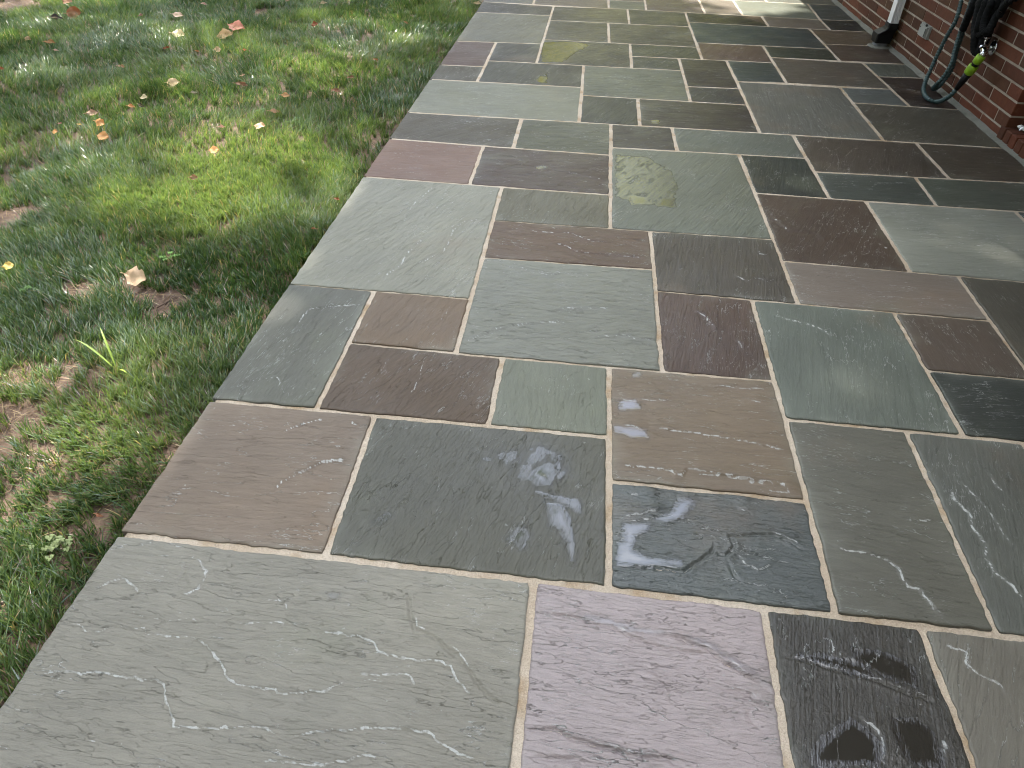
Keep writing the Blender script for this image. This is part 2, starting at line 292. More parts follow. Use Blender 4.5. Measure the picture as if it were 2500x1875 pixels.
# world positions in metres (patio surface z = 0, y runs along the patio away from the viewer)
STONES = {"S1":[[-0.948,0.8801],[-0.0259,0.8742],[-0.0261,0.267],[-0.948,0.2779]],"S2":[[-0.0259,0.8742],[0.4489,0.8678],[0.4335,0.2616],[-0.0261,0.267]],"S3":[[0.4489,0.8678],[0.7583,0.8632],[0.7578,0.2578],[0.4335,0.2616]],"S4":[[0.7583,0.8632],[1.2109,0.8559],[1.2109,0.2525],[0.7578,0.2578]],"R2a":[[-0.948,1.3366],[-0.4925,1.335],[-0.4806,0.8771],[-0.948,0.8801]],"R2b":[[-0.4925,1.335],[0.1301,1.3341],[0.1308,0.8721],[-0.4806,0.8771]],"R2c":[[0.1296,1.6316],[0.6048,1.6285],[0.6007,1.1739],[0.1304,1.178]],"R2d":[[0.1304,1.178],[0.6007,1.1739],[0.5946,0.8656],[0.1308,0.8721]],"R2e":[[0.6033,1.4653],[0.9176,1.4613],[0.9074,0.8608],[0.5946,0.8656]],"R2f":[[0.9176,1.4613],[1.2114,1.4553],[1.2109,0.8559],[0.9074,0.8608]],"R3a":[[-0.948,1.9425],[-0.6559,1.9406],[-0.654,1.3356],[-0.948,1.3366]],"R3b":[[-0.6559,1.9406],[-0.3274,1.9386],[-0.3275,1.6375],[-0.6549,1.6439]],"R3c":[[-0.6549,1.6439],[-0.1859,1.6347],[-0.1858,1.3346],[-0.654,1.3356]],"R3d":[[-0.1859,1.6347],[0.1296,1.6316],[0.1301,1.3341],[-0.1858,1.3346]],"G1":[[-0.948,2.8504],[-0.3348,2.8311],[-0.3274,1.9386],[-0.948,1.9425]],"G2":[[-0.3348,2.8311],[0.1312,2.8258],[0.1311,2.5154],[-0.3322,2.5136]],"B3":[[-0.3322,2.5136],[0.2867,2.5159],[0.2875,2.2191],[-0.3297,2.217]],"G3":[[-0.3297,2.217],[0.2875,2.2191],[0.2839,1.6306],[-0.3275,1.6375]],"BR1":[[-0.948,3.3098],[-0.4798,3.287],[-0.4764,2.8356],[-0.948,2.8504]],"BR2":[[-0.4798,3.287],[0.1311,3.2695],[0.1312,2.8258],[-0.4764,2.8356]],"G4":[[0.1311,3.3673],[0.744,3.3774],[0.7571,2.5173],[0.1311,2.5154]],"DB1":[[0.2867,2.5159],[0.7571,2.5173],[0.7568,2.0608],[0.2866,2.0766]],"BB1":[[0.2866,2.0766],[0.6061,2.0651],[0.6048,1.6285],[0.2839,1.6306]],"GG1":[[0.6061,2.0651],[1.0645,2.0521],[1.064,1.4585],[0.6033,1.4653]],"BRr":[[1.0645,2.0521],[1.3661,2.0447],[1.364,1.7364],[1.0642,1.7411]],"DK":[[1.0642,1.7411],[1.364,1.7364],[1.3639,1.4521],[1.064,1.4585]],"BB2":[[0.757,2.3514],[1.3681,2.3306],[1.3661,2.0447],[0.7568,2.0608]],"DG":[[1.3681,2.3306],[1.6724,2.3178],[1.6718,1.7326],[1.364,1.7364]],"MB":[[0.7506,2.9397],[1.2116,2.9293],[1.2082,2.336],[0.757,2.3514]],"MG":[[1.2116,2.9293],[1.8158,2.9248],[1.816,2.3124],[1.2082,2.336]],"DGs":[[0.744,3.3774],[1.0596,3.3805],[1.0628,2.9327],[0.7506,2.9397]],"SG1":[[0.1307,3.6983],[0.4453,3.6974],[0.4506,3.3726],[0.1311,3.3673]],"SG2":[[0.4453,3.6974],[1.0572,3.6913],[1.0596,3.3805],[0.4506,3.3726]],"BRt":[[1.0572,3.6913],[1.6593,3.6823],[1.6631,3.2314],[1.0608,3.2197]],"Rb":[[1.6593,3.6823],[2.1088,3.6782],[2.1088,3.2434],[1.6631,3.2314]],"DT":[[1.0608,3.2197],[1.5107,3.2285],[1.5017,2.9268],[1.0628,2.9327]],"RD":[[1.5107,3.2285],[2.1088,3.2434],[2.1088,2.9229],[1.5017,2.9268]],"GL1":[[-0.948,3.6996],[-0.336,3.6985],[-0.3355,3.2829],[-0.948,3.3098]],"GL2":[[-0.336,3.6985],[0.1307,3.6983],[0.1311,3.2695],[-0.3355,3.2829]],"W1":[[-0.948,4.2977],[-0.0378,4.2977],[-0.0333,3.6984],[-0.948,3.6996]],"W2":[[-0.0361,4.1493],[0.2835,4.1464],[0.2813,3.6979],[-0.0333,3.6984]],"W3":[[0.2835,4.1464],[0.895,4.1378],[0.8923,3.693],[0.2813,3.6979]],"W4":[[-0.043,4.7591],[0.5797,4.7581],[0.578,4.1423],[-0.0361,4.1493]],"DBs":[[0.5803,5.0442],[0.8899,5.0489],[0.8968,4.4394],[0.5789,4.4263]],"Smd":[[0.5789,4.4263],[0.8968,4.4394],[0.895,4.1378],[0.578,4.1423]],"DGn":[[0.8899,5.0489],[1.1986,5.0534],[1.197,4.6065],[0.8952,4.5825]],"LD":[[1.1987,5.1857],[1.7984,5.1571],[1.8118,4.5924],[1.197,4.6065]],"S1w":[[1.7984,5.1571],[2.1088,5.1852],[2.1088,4.8682],[1.8062,4.8515]],"DBh":[[1.8062,4.8515],[2.1088,4.8682],[2.1088,4.2598],[1.8187,4.2722]],"W5":[[0.8952,4.5825],[1.5068,4.5712],[1.5044,3.6846],[0.8923,3.693]],"sm":[[1.5068,4.5712],[1.8118,4.5924],[1.8187,4.2722],[1.5061,4.2855]],"RB":[[1.5061,4.2855],[2.1088,4.2598],[2.1088,3.6782],[1.5044,3.6846]],"X1":[[-0.948,4.6065],[-0.6634,4.6175],[-0.6613,4.2977],[-0.948,4.2977]],"X2":[[-0.6646,4.7551],[-0.043,4.7591],[-0.0378,4.2977],[-0.6613,4.2977]],"X3":[[-0.948,5.2032],[-0.6687,5.2207],[-0.6634,4.6175],[-0.948,4.6065]],"X4":[[-0.6687,5.2207],[-0.3468,5.2408],[-0.3462,4.7571],[-0.6646,4.7551]],"X5":[[-0.3466,5.3659],[0.263,5.3635],[0.2615,4.7586],[-0.3462,4.7571]],"X6a":[[0.263,5.3635],[0.7324,5.3601],[0.7336,5.0465],[0.2622,5.0393]],"X6b":[[0.2622,5.0393],[0.5803,5.0442],[0.5797,4.7581],[0.2615,4.7586]],"X7":[[0.732,5.4862],[1.1989,5.4891],[1.1986,5.0534],[0.7336,5.0465]],"sg":[[1.1989,5.4891],[1.6541,5.492],[1.6555,5.1899],[1.1987,5.1857]],"X8":[[0.7299,6.1196],[1.6455,6.082],[1.6541,5.492],[0.732,5.4862]],"br":[[1.6455,6.082],[2.1088,6.0651],[2.1088,5.6488],[1.6521,5.6247]],"br2":[[1.6521,5.6247],[2.1088,5.6488],[2.1088,5.1852],[1.6555,5.1899]],"X9":[[0.7364,6.4614],[1.3463,6.4438],[1.3432,6.0944],[0.7299,6.1196]],"X10":[[1.3463,6.4438],[1.802,6.4199],[1.8018,6.0763],[1.3432,6.0944]],"X11":[[1.802,6.4199],[2.1088,6.448],[2.1088,6.0651],[1.8018,6.0763]],"X12":[[-0.948,6.1174],[-0.3456,6.1203],[-0.3468,5.2408],[-0.948,5.2032]],"X13":[[-0.948,6.52],[-0.3448,6.4615],[-0.3456,6.1203],[-0.948,6.1174]],"X14":[[-0.3448,6.4615],[0.264,6.4872],[0.2691,5.9598],[-0.3458,5.9635]],"X15":[[0.264,6.4872],[0.7364,6.4614],[0.7304,5.9641],[0.2691,5.9598]],"X16":[[-0.3458,5.9635],[0.1084,5.9608],[0.1166,5.3641],[-0.3466,5.3659]],"X17":[[0.1084,5.9608],[0.7304,5.9641],[0.7324,5.3601],[0.1166,5.3641]],"T2":[[-0.5263,6.8185],[0.1069,6.811],[0.1101,6.4807],[-0.5211,6.5072]],"T3":[[0.1069,6.811],[0.4187,6.8074],[0.4174,6.4788],[0.1101,6.4807]],"T4":[[0.4194,7.0453],[0.8948,7.0397],[0.8947,6.4568],[0.4174,6.4788]],"T5":[[0.8948,7.0397],[1.1963,7.0362],[1.1968,6.4481],[0.8947,6.4568]],"T6":[[1.1963,7.0362],[1.8335,7.0287],[1.802,6.4199],[1.1968,6.4481]],"T7":[[1.8335,7.0287],[2.1088,7.0255],[2.1088,6.448],[1.802,6.4199]],"o1":[[1.2114,1.4553],[1.6656,1.4458],[1.6655,0.8508],[1.2109,0.8559]],"o2":[[1.6656,1.4458],[2.1088,1.4366],[2.1088,0.8456],[1.6655,0.8508]],"o3":[[1.2109,0.8559],[1.6655,0.8508],[1.6655,0.2472],[1.2109,0.2525]],"o4":[[1.6655,0.8508],[2.1088,0.8456],[2.1088,0.242],[1.6655,0.2472]],"o5":[[1.364,1.7364],[2.1088,1.7272],[2.1088,1.4366],[1.3639,1.4521]],"o6":[[1.6724,2.3178],[2.1088,2.3013],[2.1088,1.7272],[1.6718,1.7326]],"o7":[[1.8158,2.9248],[2.1088,2.9229],[2.1088,2.3013],[1.816,2.3124]],"b0":[[-0.948,0.2779],[-0.4909,0.2725],[-0.4909,-0.3386],[-0.948,-0.3333]],"b1":[[-0.4909,0.2725],[0.119,0.2653],[0.119,-0.3458],[-0.4909,-0.3386]],"b2":[[0.119,0.2653],[0.4335,0.2616],[0.4233,-0.3493],[0.119,-0.3458]],"b3":[[0.4335,0.2616],[0.8803,0.2564],[0.8803,-0.3547],[0.4233,-0.3493]],"b4":[[0.8803,0.2564],[1.4902,0.2492],[1.4902,-0.3619],[0.8803,-0.3547]],"b5":[[1.4902,0.2492],[2.1088,0.242],[2.1088,-0.3691],[1.4902,-0.3619]],"c0":[[-0.948,-0.3333],[-0.3381,-0.3404],[-0.3381,-0.7975],[-0.948,-0.7903]],"c1":[[-0.3381,-0.3404],[0.119,-0.3458],[0.119,-0.8028],[-0.3381,-0.7975]],"c2":[[0.119,-0.3458],[0.576,-0.3511],[0.576,-0.8082],[0.119,-0.8028]],"c3":[[0.576,-0.3511],[1.1859,-0.3583],[1.1859,-0.8154],[0.576,-0.8082]],"c4":[[1.1859,-0.3583],[1.4902,-0.3619],[1.4902,-0.8189],[1.1859,-0.8154]],"c5":[[1.4902,-0.3619],[2.1088,-0.3691],[2.1088,-0.8262],[1.4902,-0.8189]],"T1":[[-0.948,6.8234],[-0.5263,6.8185],[-0.5211,6.5072],[-0.948,6.52]],"u0":[[-0.948,7.4245],[-0.3381,7.4173],[-0.3381,6.8163],[-0.948,6.8234]],"u1":[[-0.3381,7.4173],[0.1127,7.4121],[0.1069,6.811],[-0.3381,6.8163]],"u2":[[0.1127,7.4121],[0.4203,7.4084],[0.4187,6.8074],[0.1069,6.811]],"v0":[[0.4204,7.4961],[1.0306,7.4889],[1.0306,7.0381],[0.4194,7.0453]],"v1":[[1.0306,7.4889],[1.4877,7.4836],[1.4877,7.0328],[1.0306,7.0381]],"v2":[[1.4877,7.4836],[2.1088,7.4763],[2.1088,7.0255],[1.4877,7.0328]],"w0":[[-0.948,7.8753],[-0.6437,7.8717],[-0.6437,7.4209],[-0.948,7.4245]],"w1":[[-0.6437,7.8717],[-0.0338,7.8646],[-0.0338,7.4138],[-0.6437,7.4209]],"w2":[[-0.0338,7.8646],[0.4206,7.8593],[0.4203,7.4084],[-0.0338,7.4138]],"y0":[[0.4206,8.0972],[0.8778,8.0918],[0.8778,7.4907],[0.4204,7.4961]],"y1":[[0.8778,8.0918],[1.4877,8.0847],[1.4877,7.4836],[0.8778,7.4907]],"y2":[[1.4877,8.0847],[2.1088,8.0774],[2.1088,7.4763],[1.4877,7.4836]],"z0":[[-0.948,8.4764],[-0.3381,8.4692],[-0.3381,7.8682],[-0.948,7.8753]],"z1":[[-0.3381,8.4692],[-0.0338,8.4657],[-0.0338,7.8646],[-0.3381,7.8682]],"z2":[[-0.0338,8.4657],[0.4207,8.4603],[0.4206,7.8593],[-0.0338,7.8646]],"aa0":[[0.4207,8.548],[1.0306,8.5408],[1.0306,8.09],[0.4206,8.0972]],"aa1":[[1.0306,8.5408],[1.8033,8.5318],[1.8033,8.081],[1.0306,8.09]],"aa2":[[1.8033,8.5318],[2.1088,8.5282],[2.1088,8.0774],[1.8033,8.081]],"ab0":[[-0.948,8.9272],[-0.4934,8.9219],[-0.4934,8.4711],[-0.948,8.4764]],"ab1":[[-0.4934,8.9219],[0.1165,8.9147],[0.1165,8.4639],[-0.4934,8.4711]],"ab2":[[0.1165,8.9147],[0.4207,8.9112],[0.4207,8.4603],[0.1165,8.4639]],"ac0":[[0.4207,9.1366],[0.7251,9.133],[0.7251,8.5444],[0.4207,8.548]],"ac1":[[0.7251,9.133],[1.3349,9.1258],[1.3349,8.5373],[0.7251,8.5444]],"ac2":[[1.3349,9.1258],[2.1088,9.1168],[2.1088,8.5282],[1.3349,8.5373]],"ad0":[[-0.948,9.5283],[-0.0338,9.5176],[-0.0338,8.9165],[-0.948,8.9272]],"ad1":[[-0.0338,9.5176],[0.4208,9.5122],[0.4207,8.9112],[-0.0338,8.9165]],"ae0":[[0.4208,9.5874],[1.0306,9.5802],[1.0306,9.1294],[0.4207,9.1366]],"ae1":[[1.0306,9.5802],[1.4877,9.5749],[1.4877,9.124],[1.0306,9.1294]],"ae2":[[1.4877,9.5749],[2.1088,9.5676],[2.1088,9.1168],[1.4877,9.124]]}
LEDGES = {"R2a":[[2.6,[-0.6606,1.0258],[-0.6554,1.0497],[-0.6387,1.0829],[-0.6056,1.1142],[-0.5717,1.1463],[-0.5032,1.1681]],[1.2,[-0.8051,1.2823],[-0.7771,1.3038],[-0.7483,1.3136]],[1.8,[-0.7187,1.2253],[-0.6816,1.264],[-0.6281,1.2942],[-0.5494,1.2988],[-0.53,1.2869],[-0.5161,1.2661]],[1.4,[-0.5472,1.1884],[-0.5047,1.2261]],[1.0,[-0.9489,1.24],[-0.8732,1.2415],[-0.7458,1.2727]],[0.8,[-0.8871,1.1518],[-0.7986,1.1607],[-0.7514,1.1964]],[1.6,[-0.6441,1.0906],[-0.6139,1.1093],[-0.5701,1.1451],[-0.4973,1.1648]],[1.2,[-0.5546,0.9909],[-0.5342,1.0135]]],"G3":[[2.8,[-0.3144,1.6881],[-0.2705,1.7293],[-0.2249,1.7676],[-0.1726,1.7994],[-0.1045,1.8238],[-0.035,1.8394],[-0.0027,1.8523]],[1.8,[-0.0715,1.8849],[-0.0161,1.9234],[0.0611,1.9299],[0.1478,1.9466]],[2.2,[0.0699,1.7683],[0.1794,1.7954],[0.2109,1.776],[0.2794,1.7879]],[1.4,[-0.2054,2.1663],[-0.1374,2.145],[-0.0783,2.1228],[-0.0233,2.1615]],[0.8,[-0.224,2.0326],[-0.1246,2.0565],[0.0269,2.0734]],[0.8,[-0.3011,1.8058],[-0.1998,1.8284],[-0.0611,1.8734]],[0.9,[-0.2345,1.7339],[-0.0544,1.7748],[0.0462,1.7929]],[1.0,[-0.2195,1.6424],[-0.0888,1.6678],[0.061,1.6959]]],"G1":[[1.8,[-0.6413,1.992],[-0.6409,2.0515],[-0.6071,2.1078],[-0.6057,2.1938],[-0.571,2.313],[-0.5728,2.3484]],[2.4,[-0.5504,2.1161],[-0.5166,2.185],[-0.4806,2.2233],[-0.4667,2.3285],[-0.4738,2.3998],[-0.4411,2.4803],[-0.3477,2.5269]],[1.3,[-0.6641,2.4211],[-0.6788,2.5096],[-0.6644,2.6356],[-0.6431,2.7115],[-0.6224,2.7978]],[1.2,[-0.58,2.5247],[-0.5696,2.5941],[-0.5599,2.7392]],[1.0,[-0.8765,2.5471],[-0.798,2.5048],[-0.7853,2.561]],[0.8,[-0.7498,2.0459],[-0.7286,2.1217],[-0.73,2.1866]],[0.9,[-0.4888,2.6204],[-0.4475,2.6691],[-0.4426,2.7575]],[0.9,[-0.698,1.9549],[-0.6837,2.0153],[-0.6663,2.1097]],[0.9,[-0.4804,2.0849],[-0.4489,2.1414],[-0.4341,2.2081]]],"R3a":[[2.4,[-0.8345,1.6906],[-0.8386,1.756],[-0.8249,1.8007],[-0.7634,1.8225],[-0.6586,1.8506]],[1.2,[-0.9187,1.4033],[-0.8587,1.4345],[-0.8051,1.4519],[-0.7852,1.4279],[-0.787,1.3824]],[1.0,[-0.8369,1.5237],[-0.8183,1.5697],[-0.8306,1.6282]],[1.1,[-0.7186,1.4636],[-0.6877,1.4745],[-0.6712,1.4904]],[1.0,[-0.7637,1.3542],[-0.7488,1.3812],[-0.7189,1.3916]]],"R3c":[[1.2,[-0.542,1.4608],[-0.5251,1.5103],[-0.5121,1.5971]],[1.3,[-0.4167,1.4132],[-0.4077,1.5058],[-0.4125,1.6107]],[1.0,[-0.4578,1.446],[-0.454,1.5199]],[1.4,[-0.2868,1.4243],[-0.2586,1.4535],[-0.2361,1.4694]]],"R3b":[[0.8,[-0.5612,1.6655],[-0.5453,1.731],[-0.5387,1.7813]],[1.0,[-0.4209,1.7403],[-0.3951,1.8269],[-0.3822,1.9167]]],"R2c":[[1.8,[0.1468,1.4806],[0.2141,1.4896],[0.2875,1.4963],[0.309,1.5151]],[2.2,[0.1503,1.3782],[0.1951,1.3772],[0.2338,1.372]],[3.0,[0.236,1.3792],[0.3035,1.3755],[0.3951,1.3706],[0.4772,1.3591],[0.5931,1.3372]],[3.2,[0.1441,1.2304],[0.2063,1.2308],[0.2825,1.2281],[0.2888,1.2139],[0.3105,1.2167],[0.3233,1.241],[0.3874,1.2317],[0.493,1.2206],[0.5935,1.2118]],[1.8,[0.3257,1.2262],[0.4575,1.221],[0.5902,1.1956]],[1.6,[0.4143,1.5882],[0.476,1.5832],[0.5085,1.5796],[0.5881,1.5884]],[1.8,[0.5031,1.5411],[0.5332,1.5261],[0.5722,1.5187]],[1.2,[0.3661,1.1994],[0.4716,1.1961],[0.589,1.1898]],[1.2,[0.149,1.5226],[0.1655,1.5229]]],"R2d":[[2.2,[0.1545,1.1442],[0.186,1.138],[0.2635,1.1503]],[2.4,[0.1437,1.0549],[0.188,1.0746],[0.233,1.0937],[0.2644,1.1067]],[2.0,[0.1572,1.0532],[0.2183,1.0688],[0.2777,1.0994]],[-3.0,[0.1402,0.9249],[0.2291,0.936],[0.289,0.9359],[0.3329,0.9684],[0.3581,0.9953],[0.3707,1.0213]],[-2.6,[0.355,0.997],[0.3857,0.9849],[0.412,1.0142],[0.4026,1.0419],[0.4496,1.0499],[0.5005,1.0606],[0.5305,1.0456],[0.5676,1.0218]],[-1.6,[0.385,0.9789],[0.3982,0.9345],[0.4196,0.9113]],[1.8,[0.4076,1.0056],[0.4221,0.9718],[0.4512,0.9563],[0.5066,0.9864]],[1.4,[0.3581,1.1554],[0.4128,1.1485],[0.4753,1.1519]],[1.6,[0.2916,1.1515],[0.319,1.1457],[0.3403,1.1508]],[1.8,[0.418,1.1354],[0.4439,1.1252],[0.4692,1.1127]]],"R2e":[[2.6,[0.6196,1.0501],[0.651,1.0337],[0.7042,1.0304],[0.7382,1.0168],[0.7557,0.9919],[0.7568,0.9657],[0.7646,0.9519],[0.7842,0.9471],[0.7898,0.9191],[0.7996,0.896],[0.8152,0.8742]],[2.0,[0.7987,1.1541],[0.8207,1.1393],[0.9036,1.1498]],[1.8,[0.7735,1.082],[0.7884,1.0673],[0.8029,1.0529]],[1.2,[0.8529,1.0234],[0.8727,1.0181],[0.8895,1.0049]],[0.8,[0.6128,1.1062],[0.6522,1.1048],[0.7058,1.1203]]],"R2f":[[2.4,[0.9335,1.2744],[0.9518,1.2573],[0.9555,1.2105],[0.9695,1.176],[0.9624,1.1313],[0.9741,1.0949],[0.9573,1.0523],[0.9669,1.007],[0.9827,0.9865],[1.0006,0.9382]],[1.8,[1.074,1.3481],[1.0729,1.2925],[1.0869,1.2508]],[1.3,[0.9758,1.3047],[1.0025,1.2542],[1.0223,1.1917],[1.0257,1.135],[1.0385,1.0745]]],"GG1":[[2.2,[0.6462,1.9834],[0.6957,1.9601],[0.745,1.941],[0.7893,1.9216],[0.8115,1.8959],[0.8251,1.8697]],[1.0,[0.8549,1.8949],[0.8744,1.8626],[0.8867,1.8201]],[0.9,[1.0069,1.7873],[1.0114,1.7185],[0.9966,1.6274],[0.9718,1.5195]]],"MB":[[2.2,[0.7758,2.7508],[0.8043,2.6499],[0.8297,2.5978],[0.9273,2.5905],[0.9404,2.5177]],[1.2,[0.8248,2.7344],[0.8719,2.6601],[0.8821,2.6111]],[1.8,[1.142,2.5687],[1.1635,2.5094],[1.2034,2.5]],[1.0,[0.7682,2.451],[0.7909,2.3943],[0.8234,2.3699]]],"DB1":[[2.0,[0.6508,2.3921],[0.6928,2.3847],[0.7313,2.3904]],[1.8,[0.5582,2.22],[0.6039,2.1811],[0.6434,2.2069],[0.6762,2.1895],[0.7323,2.2197]],[0.8,[0.4103,2.3771],[0.4344,2.2809],[0.4325,2.1465]],[0.8,[0.3407,2.4014],[0.374,2.3267],[0.3783,2.1686]]],"BB1":[[1.6,[0.3931,1.9812],[0.4325,1.9429],[0.4558,1.8951],[0.4628,1.8549]],[1.6,[0.5132,1.8378],[0.5308,1.8008],[0.5333,1.7552]],[0.9,[0.3147,1.9613],[0.3516,1.9402],[0.3824,1.9101]],[1.4,[0.5512,1.7577],[0.568,1.7525]],[1.6,[0.4616,1.7083],[0.4832,1.7076]]],"B3":[[1.6,[-0.1807,2.4438],[-0.1004,2.4434],[-0.0324,2.4536],[0.0486,2.4051],[0.1215,2.3899]],[2.2,[-0.0951,2.366],[-0.0382,2.3453],[0.0076,2.3064],[0.0731,2.2992],[0.149,2.2992],[0.262,2.297]],[1.2,[-0.3091,2.4122],[-0.2613,2.4441],[-0.2,2.4658]]],"BR2":[[1.2,[-0.1163,3.0647],[-0.007,3.0148],[0.112,2.9763]],[1.2,[-0.3017,2.9681],[-0.2038,2.9836],[-0.155,3.0415]],[-1.6,[-0.0428,2.928],[-0.0145,2.8697],[-0.0002,2.8263]]],"G4":[[1.6,[0.1482,2.974],[0.2262,2.9782],[0.2797,3.0272]],[1.0,[0.6023,2.6511],[0.6484,2.6061],[0.6455,2.506]],[1.0,[0.4864,3.1609],[0.5116,2.9991],[0.5828,2.9476]]],"S1":[[1.8,[-0.9432,0.7313],[-0.9179,0.7344],[-0.9008,0.7598],[-0.8765,0.7683],[-0.8488,0.7591],[-0.824,0.7373],[-0.8201,0.7187]],[1.2,[-0.9474,0.6464],[-0.9295,0.6567],[-0.9038,0.6599],[-0.8832,0.6463],[-0.8549,0.6498],[-0.8428,0.6603],[-0.7784,0.665],[-0.7617,0.6565],[-0.7218,0.655],[-0.673,0.6595],[-0.6365,0.6452]],[2.2,[-0.673,0.6595],[-0.6365,0.6452],[-0.6213,0.6378],[-0.597,0.6166],[-0.5777,0.5926],[-0.549,0.5789],[-0.5108,0.5751],[-0.476,0.5793],[-0.4676,0.5719],[-0.4485,0.5729],[-0.4076,0.5834],[-0.388,0.583],[-0.3696,0.595],[-0.3521,0.6113],[-0.3519,0.62]],[1.8,[-0.3522,0.62],[-0.2952,0.6284],[-0.2428,0.6333],[-0.2254,0.6182],[-0.2125,0.5973]],[1.0,[-0.3493,0.6103],[-0.3027,0.6145],[-0.241,0.6134]],[1.8,[-0.9263,0.5516],[-0.8779,0.5618],[-0.7907,0.571],[-0.7546,0.5682],[-0.7384,0.5701],[-0.6972,0.568],[-0.6776,0.5605],[-0.6642,0.5371],[-0.6408,0.5131],[-0.6263,0.4952],[-0.5493,0.4981],[-0.5381,0.5032],[-0.4684,0.5103],[-0.4337,0.4967]],[-2.0,[-0.2885,0.8182],[-0.2724,0.7884],[-0.2663,0.7618],[-0.246,0.7247],[-0.2281,0.7237],[-0.1985,0.7083],[-0.1594,0.6851],[-0.1424,0.6691],[-0.1221,0.648],[-0.0992,0.625],[-0.0803,0.6077],[-0.0375,0.5884]],[2.2,[-0.4472,0.6904],[-0.4389,0.701],[-0.3911,0.7005],[-0.3525,0.7004],[-0.323,0.6898],[-0.307,0.6732],[-0.2641,0.6632],[-0.224,0.6636],[-0.1791,0.6676],[-0.1636,0.6605],[-0.1503,0.633],[-0.1285,0.6186],[-0.0964,0.6058]],[2.2,[-0.4314,0.4969],[-0.3882,0.5097],[-0.3462,0.5199],[-0.2704,0.5341],[-0.2311,0.5363],[-0.1867,0.539],[-0.1622,0.5217],[-0.1206,0.5068],[-0.0673,0.4917]],[2.0,[-0.4699,0.4483],[-0.4475,0.4569],[-0.4049,0.4608],[-0.3538,0.4621],[-0.3205,0.4709],[-0.2884,0.4844],[-0.2558,0.4882],[-0.2459,0.4798]],[1.0,[-0.3535,0.5345],[-0.3131,0.5433],[-0.2744,0.5493]],[1.6,[-0.7722,0.8378],[-0.7429,0.8319],[-0.7157,0.8088],[-0.7104,0.7836],[-0.7114,0.7655],[-0.7251,0.7479],[-0.737,0.7464],[-0.7539,0.7549]],[-1.0,[-0.7633,0.8331],[-0.7621,0.8104],[-0.7564,0.7599]],[1.2,[-0.699,0.8221],[-0.6939,0.7967],[-0.6786,0.7912]],[1.2,[-0.5802,0.7537],[-0.5392,0.7605],[-0.5188,0.7475],[-0.5058,0.7123]],[1.2,[-0.6,0.6908],[-0.5723,0.704],[-0.5017,0.7095],[-0.4659,0.7106],[-0.4512,0.6899]],[0.9,[-0.9034,0.5178],[-0.8588,0.5232],[-0.8468,0.5178],[-0.8296,0.5309]],[1.0,[-0.7882,0.4344],[-0.7729,0.4485],[-0.7356,0.458],[-0.7231,0.4595],[-0.6914,0.4509]],[1.1,[-0.8326,0.7018],[-0.7921,0.6901],[-0.7381,0.6869],[-0.6972,0.6969],[-0.6617,0.68],[-0.6503,0.6654]],[0.9,[-0.9209,0.4939],[-0.9002,0.4964],[-0.873,0.4851],[-0.8516,0.4864]],[1.4,[-0.3474,0.4822],[-0.3328,0.4938],[-0.3144,0.5022]],[1.0,[-0.2995,0.5052],[-0.2754,0.5131],[-0.2671,0.5066]],[0.6,[-0.8647,0.6979],[-0.9053,0.703],[-0.9035,0.6897]]],"S2":[[-2.6,[-0.0131,0.8067],[0.0206,0.8007],[0.0629,0.7924],[0.1165,0.7824],[0.1576,0.7744],[0.2092,0.7551],[0.2489,0.7474],[0.3057,0.7482],[0.3391,0.743]],[-3.0,[0.2249,0.7827],[0.2793,0.7732],[0.321,0.7594],[0.3497,0.7382],[0.3809,0.721],[0.4063,0.7064],[0.4351,0.6841]],[-3.0,[-0.0163,0.5607],[0.0355,0.5696],[0.0622,0.5586],[0.109,0.5516],[0.1551,0.5422],[0.1854,0.5385],[0.2361,0.5421],[0.2651,0.5287]],[-2.0,[-0.0147,0.5182],[0.0338,0.5179],[0.0842,0.524],[0.0949,0.506]],[-1.8,[0.3277,0.691],[0.3536,0.6798],[0.3935,0.6762],[0.4045,0.6608],[0.4344,0.6494]],[1.8,[0.1287,0.7112],[0.1568,0.7026],[0.1791,0.6964]],[-1.8,[0.1906,0.7082],[0.2181,0.6982],[0.2368,0.6858],[0.2506,0.6875]],[-1.2,[0.3861,0.6531],[0.3828,0.631],[0.4047,0.6126],[0.4357,0.5857]],[1.0,[0.0866,0.7953],[0.0509,0.7943],[0.0257,0.815]]],"S3":[[-1.6,[0.4558,0.7665],[0.4987,0.7564],[0.5515,0.7447],[0.5945,0.741],[0.642,0.7263],[0.7032,0.708],[0.7456,0.6937]],[1.6,[0.5719,0.8319],[0.5677,0.7896],[0.5544,0.7571],[0.5636,0.7492]],[2.0,[0.5817,0.6712],[0.5919,0.6509],[0.6079,0.6344],[0.6116,0.6117],[0.6012,0.5759]],[2.0,[0.7178,0.7042],[0.7269,0.6698],[0.7161,0.6242],[0.7118,0.5842]]],"S4":[[1.8,[0.7669,0.8172],[0.8119,0.818],[0.8264,0.8119],[0.815,0.7889],[0.8234,0.7748],[0.8457,0.7627],[0.8677,0.7508],[0.8705,0.7255]]]}
